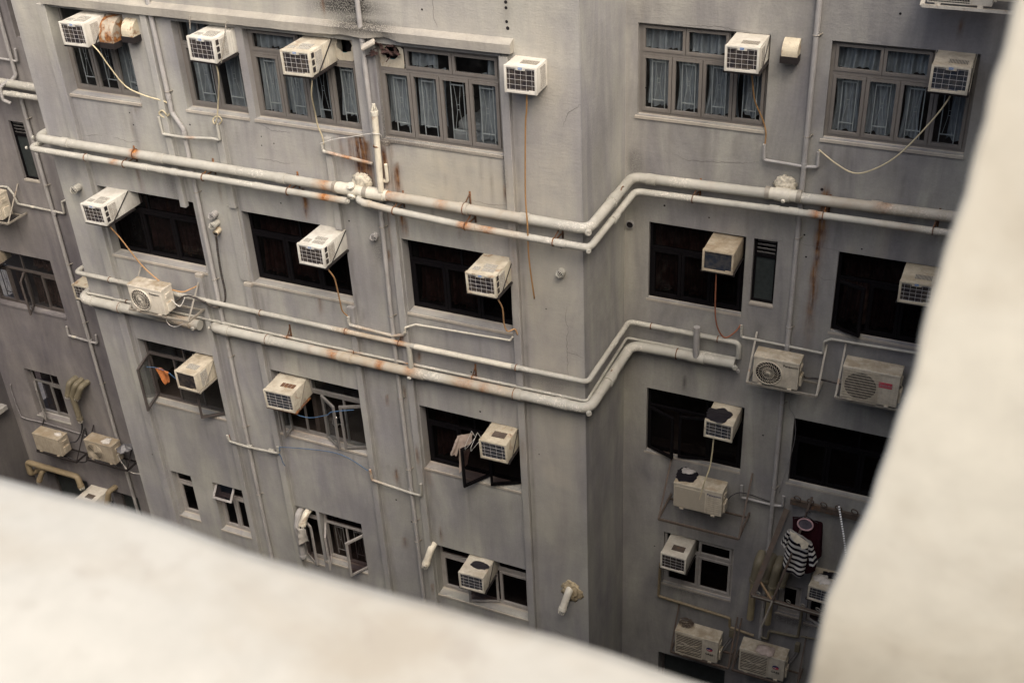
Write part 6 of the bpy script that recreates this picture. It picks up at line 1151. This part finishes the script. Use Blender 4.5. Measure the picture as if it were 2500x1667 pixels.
# kettle glinting on the sill of the grey window
kt = MB().tube([(-9.78, 13.3, -11.88), (-9.78, 13.3, -11.8), (-9.78, 13.3, -11.7), (-9.78, 13.3, -11.66)], .08, 18, radii=[.075, .085, .065, .02]); q2 = NT('polished_steel'); M['chrome'] = q2.out((0.6, 0.6, 0.6), .15, metal=1.0)
ko = tag(kt.build('kettle', 'chrome', smooth=True), 'shiny steel kettle inside the window with open casements', 'kettle'); MB().tube(spline([(-9.71, 13.3, -11.7), (-9.66, 13.3, -11.72), (-9.66, 13.3, -11.82), (-9.70, 13.3, -11.85)], 5), .008, 6).build('handle', 'chrome', ko)

# ------------------------------------------------------------------ drying rack
e = empty('drying_rack', (-2.0, 14.64, -13.8), 'rusty drying rack with ring holders below the right windows', 'drying rack'); o0 = e.location.copy()
def rk(name, mat, fn):
    b = MB(); fn(b); b.v = [tuple(Vector(p) - o0) for p in b.v]; return b.build(name, mat, e, name == 'ring')
rk('beam', 'steel_dark', lambda b: b.bar((-2.78, 13.9, -13.80), (-0.6, 13.9, -13.82), .045, .06))
rk('beam_edge', 'steel', lambda b: b.bar((-2.75, 13.872, -13.778), (-0.6, 13.872, -13.80), .008, .016))
rk('upper_beam', 'steel_dark', lambda b: b.bar((-2.42, 14.52, -12.24), (-0.6, 14.52, -12.27), .05, .10))
for x in (-2.48, -0.9): rk('strut', 'steel_dark', lambda b: b.bar((x, 14.62, -12.5), (x - .28, 13.9, -13.8), .012, .085, up=(1, 0, 0)))
rk('brace', 'wood', lambda b: b.bar((-2.70, 14.08, -13.62), (-2.46, 13.9, -13.77), .03, .03))
for x in (-2.66, -2.42, -2.19, -1.96, -1.73, -1.5): rk('ring', 'steel', lambda b: b.torus((x, 13.9, -13.72), (.25, .9, .3), .038, .007, 22, 7))
for x in (-2.31, -2.11, -1.91, -1.69, -1.45): rk('ring', 'steel_dark', lambda b: b.torus((x, 14.47, -12.12), (.2, .95, .2), .05, .010, 22, 7))
b = MB().tube([(-2.10, 14.50, -12.05), (-2.22, 14.12, -12.78), (-2.42, 13.86, -13.72), (-2.53, 13.72, -14.2)], .019, 10); po = tag(b.build('drying_pole', 'steel_dark'), 'weathered drying pole slung through the rack rings', 'pole'); MB().tube([(-2.425, 13.85, -13.74), (-2.53, 13.71, -14.21)], .017, 10).build('sleeve', 'steel', po)
st = MB(); pp = dense([(-1.69, 14.46, -12.05), (-1.645, 14.40, -12.17), (-1.53, 14.2, -12.40), (-1.40, 14.05, -12.86)], .012)
for i in range(len(pp) - 1): st.bar(pp[i], pp[i + 1], .026, .004, 0 if i % 3 else 1, up=(0, -1, .4))
tag(st.build('hanging_strap', ['white', 'ink']), 'white perforated strap hanging from the rack', 'strap')

# ------------------------------------------------------------------ the viewer's own building: white parapet, blurred by its nearness
own = empty('viewing_terrace', (0, 0, -26), 'white plastered terrace parapet and pier close to the viewer', 'parapet')
def lp(o): o.parent = own; o.matrix_parent_inverse = Matrix.Translation((0, 0, 26)); return o
pb = MB(); N_ = 200
EDGE = [(-.604, .4333), (-.55, .4352), (-.501, .4394), (-.459, .4382), (-.402, .4337), (-.356, .4339), (-.312, .4345), (-.271, .4367), (-.231, .4369), (-.197, .44), (-.159, .4398), (-.122, .4371), (-.095, .4372)]
prof = [(.12, -.60), (.125, -.52), (.14, -.503), (.20, -.5), (.32, -.5), (.42, -.5), (.432, -.503), (.438, -.515), (.44, -.56), (.44, -1.5)]
for i in range(N_ + 1):
    x = -21 + 20.0 * i / 60 if i <= 60 else (-1 + 1.5 * (i - 60) / 100 if i <= 160 else .5 + 2.5 * (i - 160) / 40)
    ew = float(np.interp(x, [e_[0] for e_ in EDGE], [e_[1] for e_ in EDGE])) - .436
    for (y, z) in prof: wv = .003 * noise.noise(Vector((x * 5, y * 3, 0))); pb.v.append((x, y + (ew if .3 < y else wv), z + (wv if y < .41 else 0)))
n = len(prof)
for i in range(N_):
    for k in range(n - 1): pb.f.append((i * n + k, (i + 1) * n + k, (i + 1) * n + k + 1, i * n + k + 1))
pb.m = [0] * len(pb.f)
lp(paint(pb.build('parapet', 'white_plaster', smooth=True)))
# leaning pier at the right; its left edge is uneven
E2 = [(.02, .6), (-.012, .0), (-.019, -.14), (-.0227, -.1844), (-.0245, -.2158), (-.0269, -.2391), (-.0278, -.2548), (-.0300, -.2901), (-.0354, -.3242), (-.0396, -.3634), (-.0405, -.3943), (-.0442, -.4287), (-.0491, -.4678), (-.0545, -.5103), (-.0641, -.5520), (-.0734, -.6009), (-.0765, -.6513), (-.0780, -.6865), (-.10, -.85), (-.16, -1.4)]
ed = []
for i in range(len(E2) - 1):
    for k in range(6): t = k / 6; ed.append((E2[i][0] * (1 - t) + E2[i + 1][0] * t + .0015 * noise.noise(Vector((i + t, 3, 1))), E2[i][1] * (1 - t) + E2[i + 1][1] * t))
ed.append(E2[-1]); pi = MB(); yf, yb, c = .62, .86, .004
for (x, z) in ed: pi.v += [(x + .16, yb, z), (x, yf + c, z), (x + c * .3, yf + c * .3, z), (x + c, yf, z), (x + .35, yf, z), (x + 1.6, yf, z), (x + 1.6, yb, z)]
for j in range(len(ed) - 1):
    for k in range(6): pi.f.append((j * 7 + k, j * 7 + k + 1, (j + 1) * 7 + k + 1, (j + 1) * 7 + k))
pi.m = [0] * len(pi.f)
lp(paint(pi.build('pier', 'white_plaster_lit', smooth=False)))
dk = MB(); dk.box(-21, 3, .16, .425, -26, -1.45); lp(dk.build('wall', 'wall_dark'))
dk = MB(); dk.box(-21, 3, -8, .12, -1.7, -1.5); lp(dk.build('deck', 'wall'))
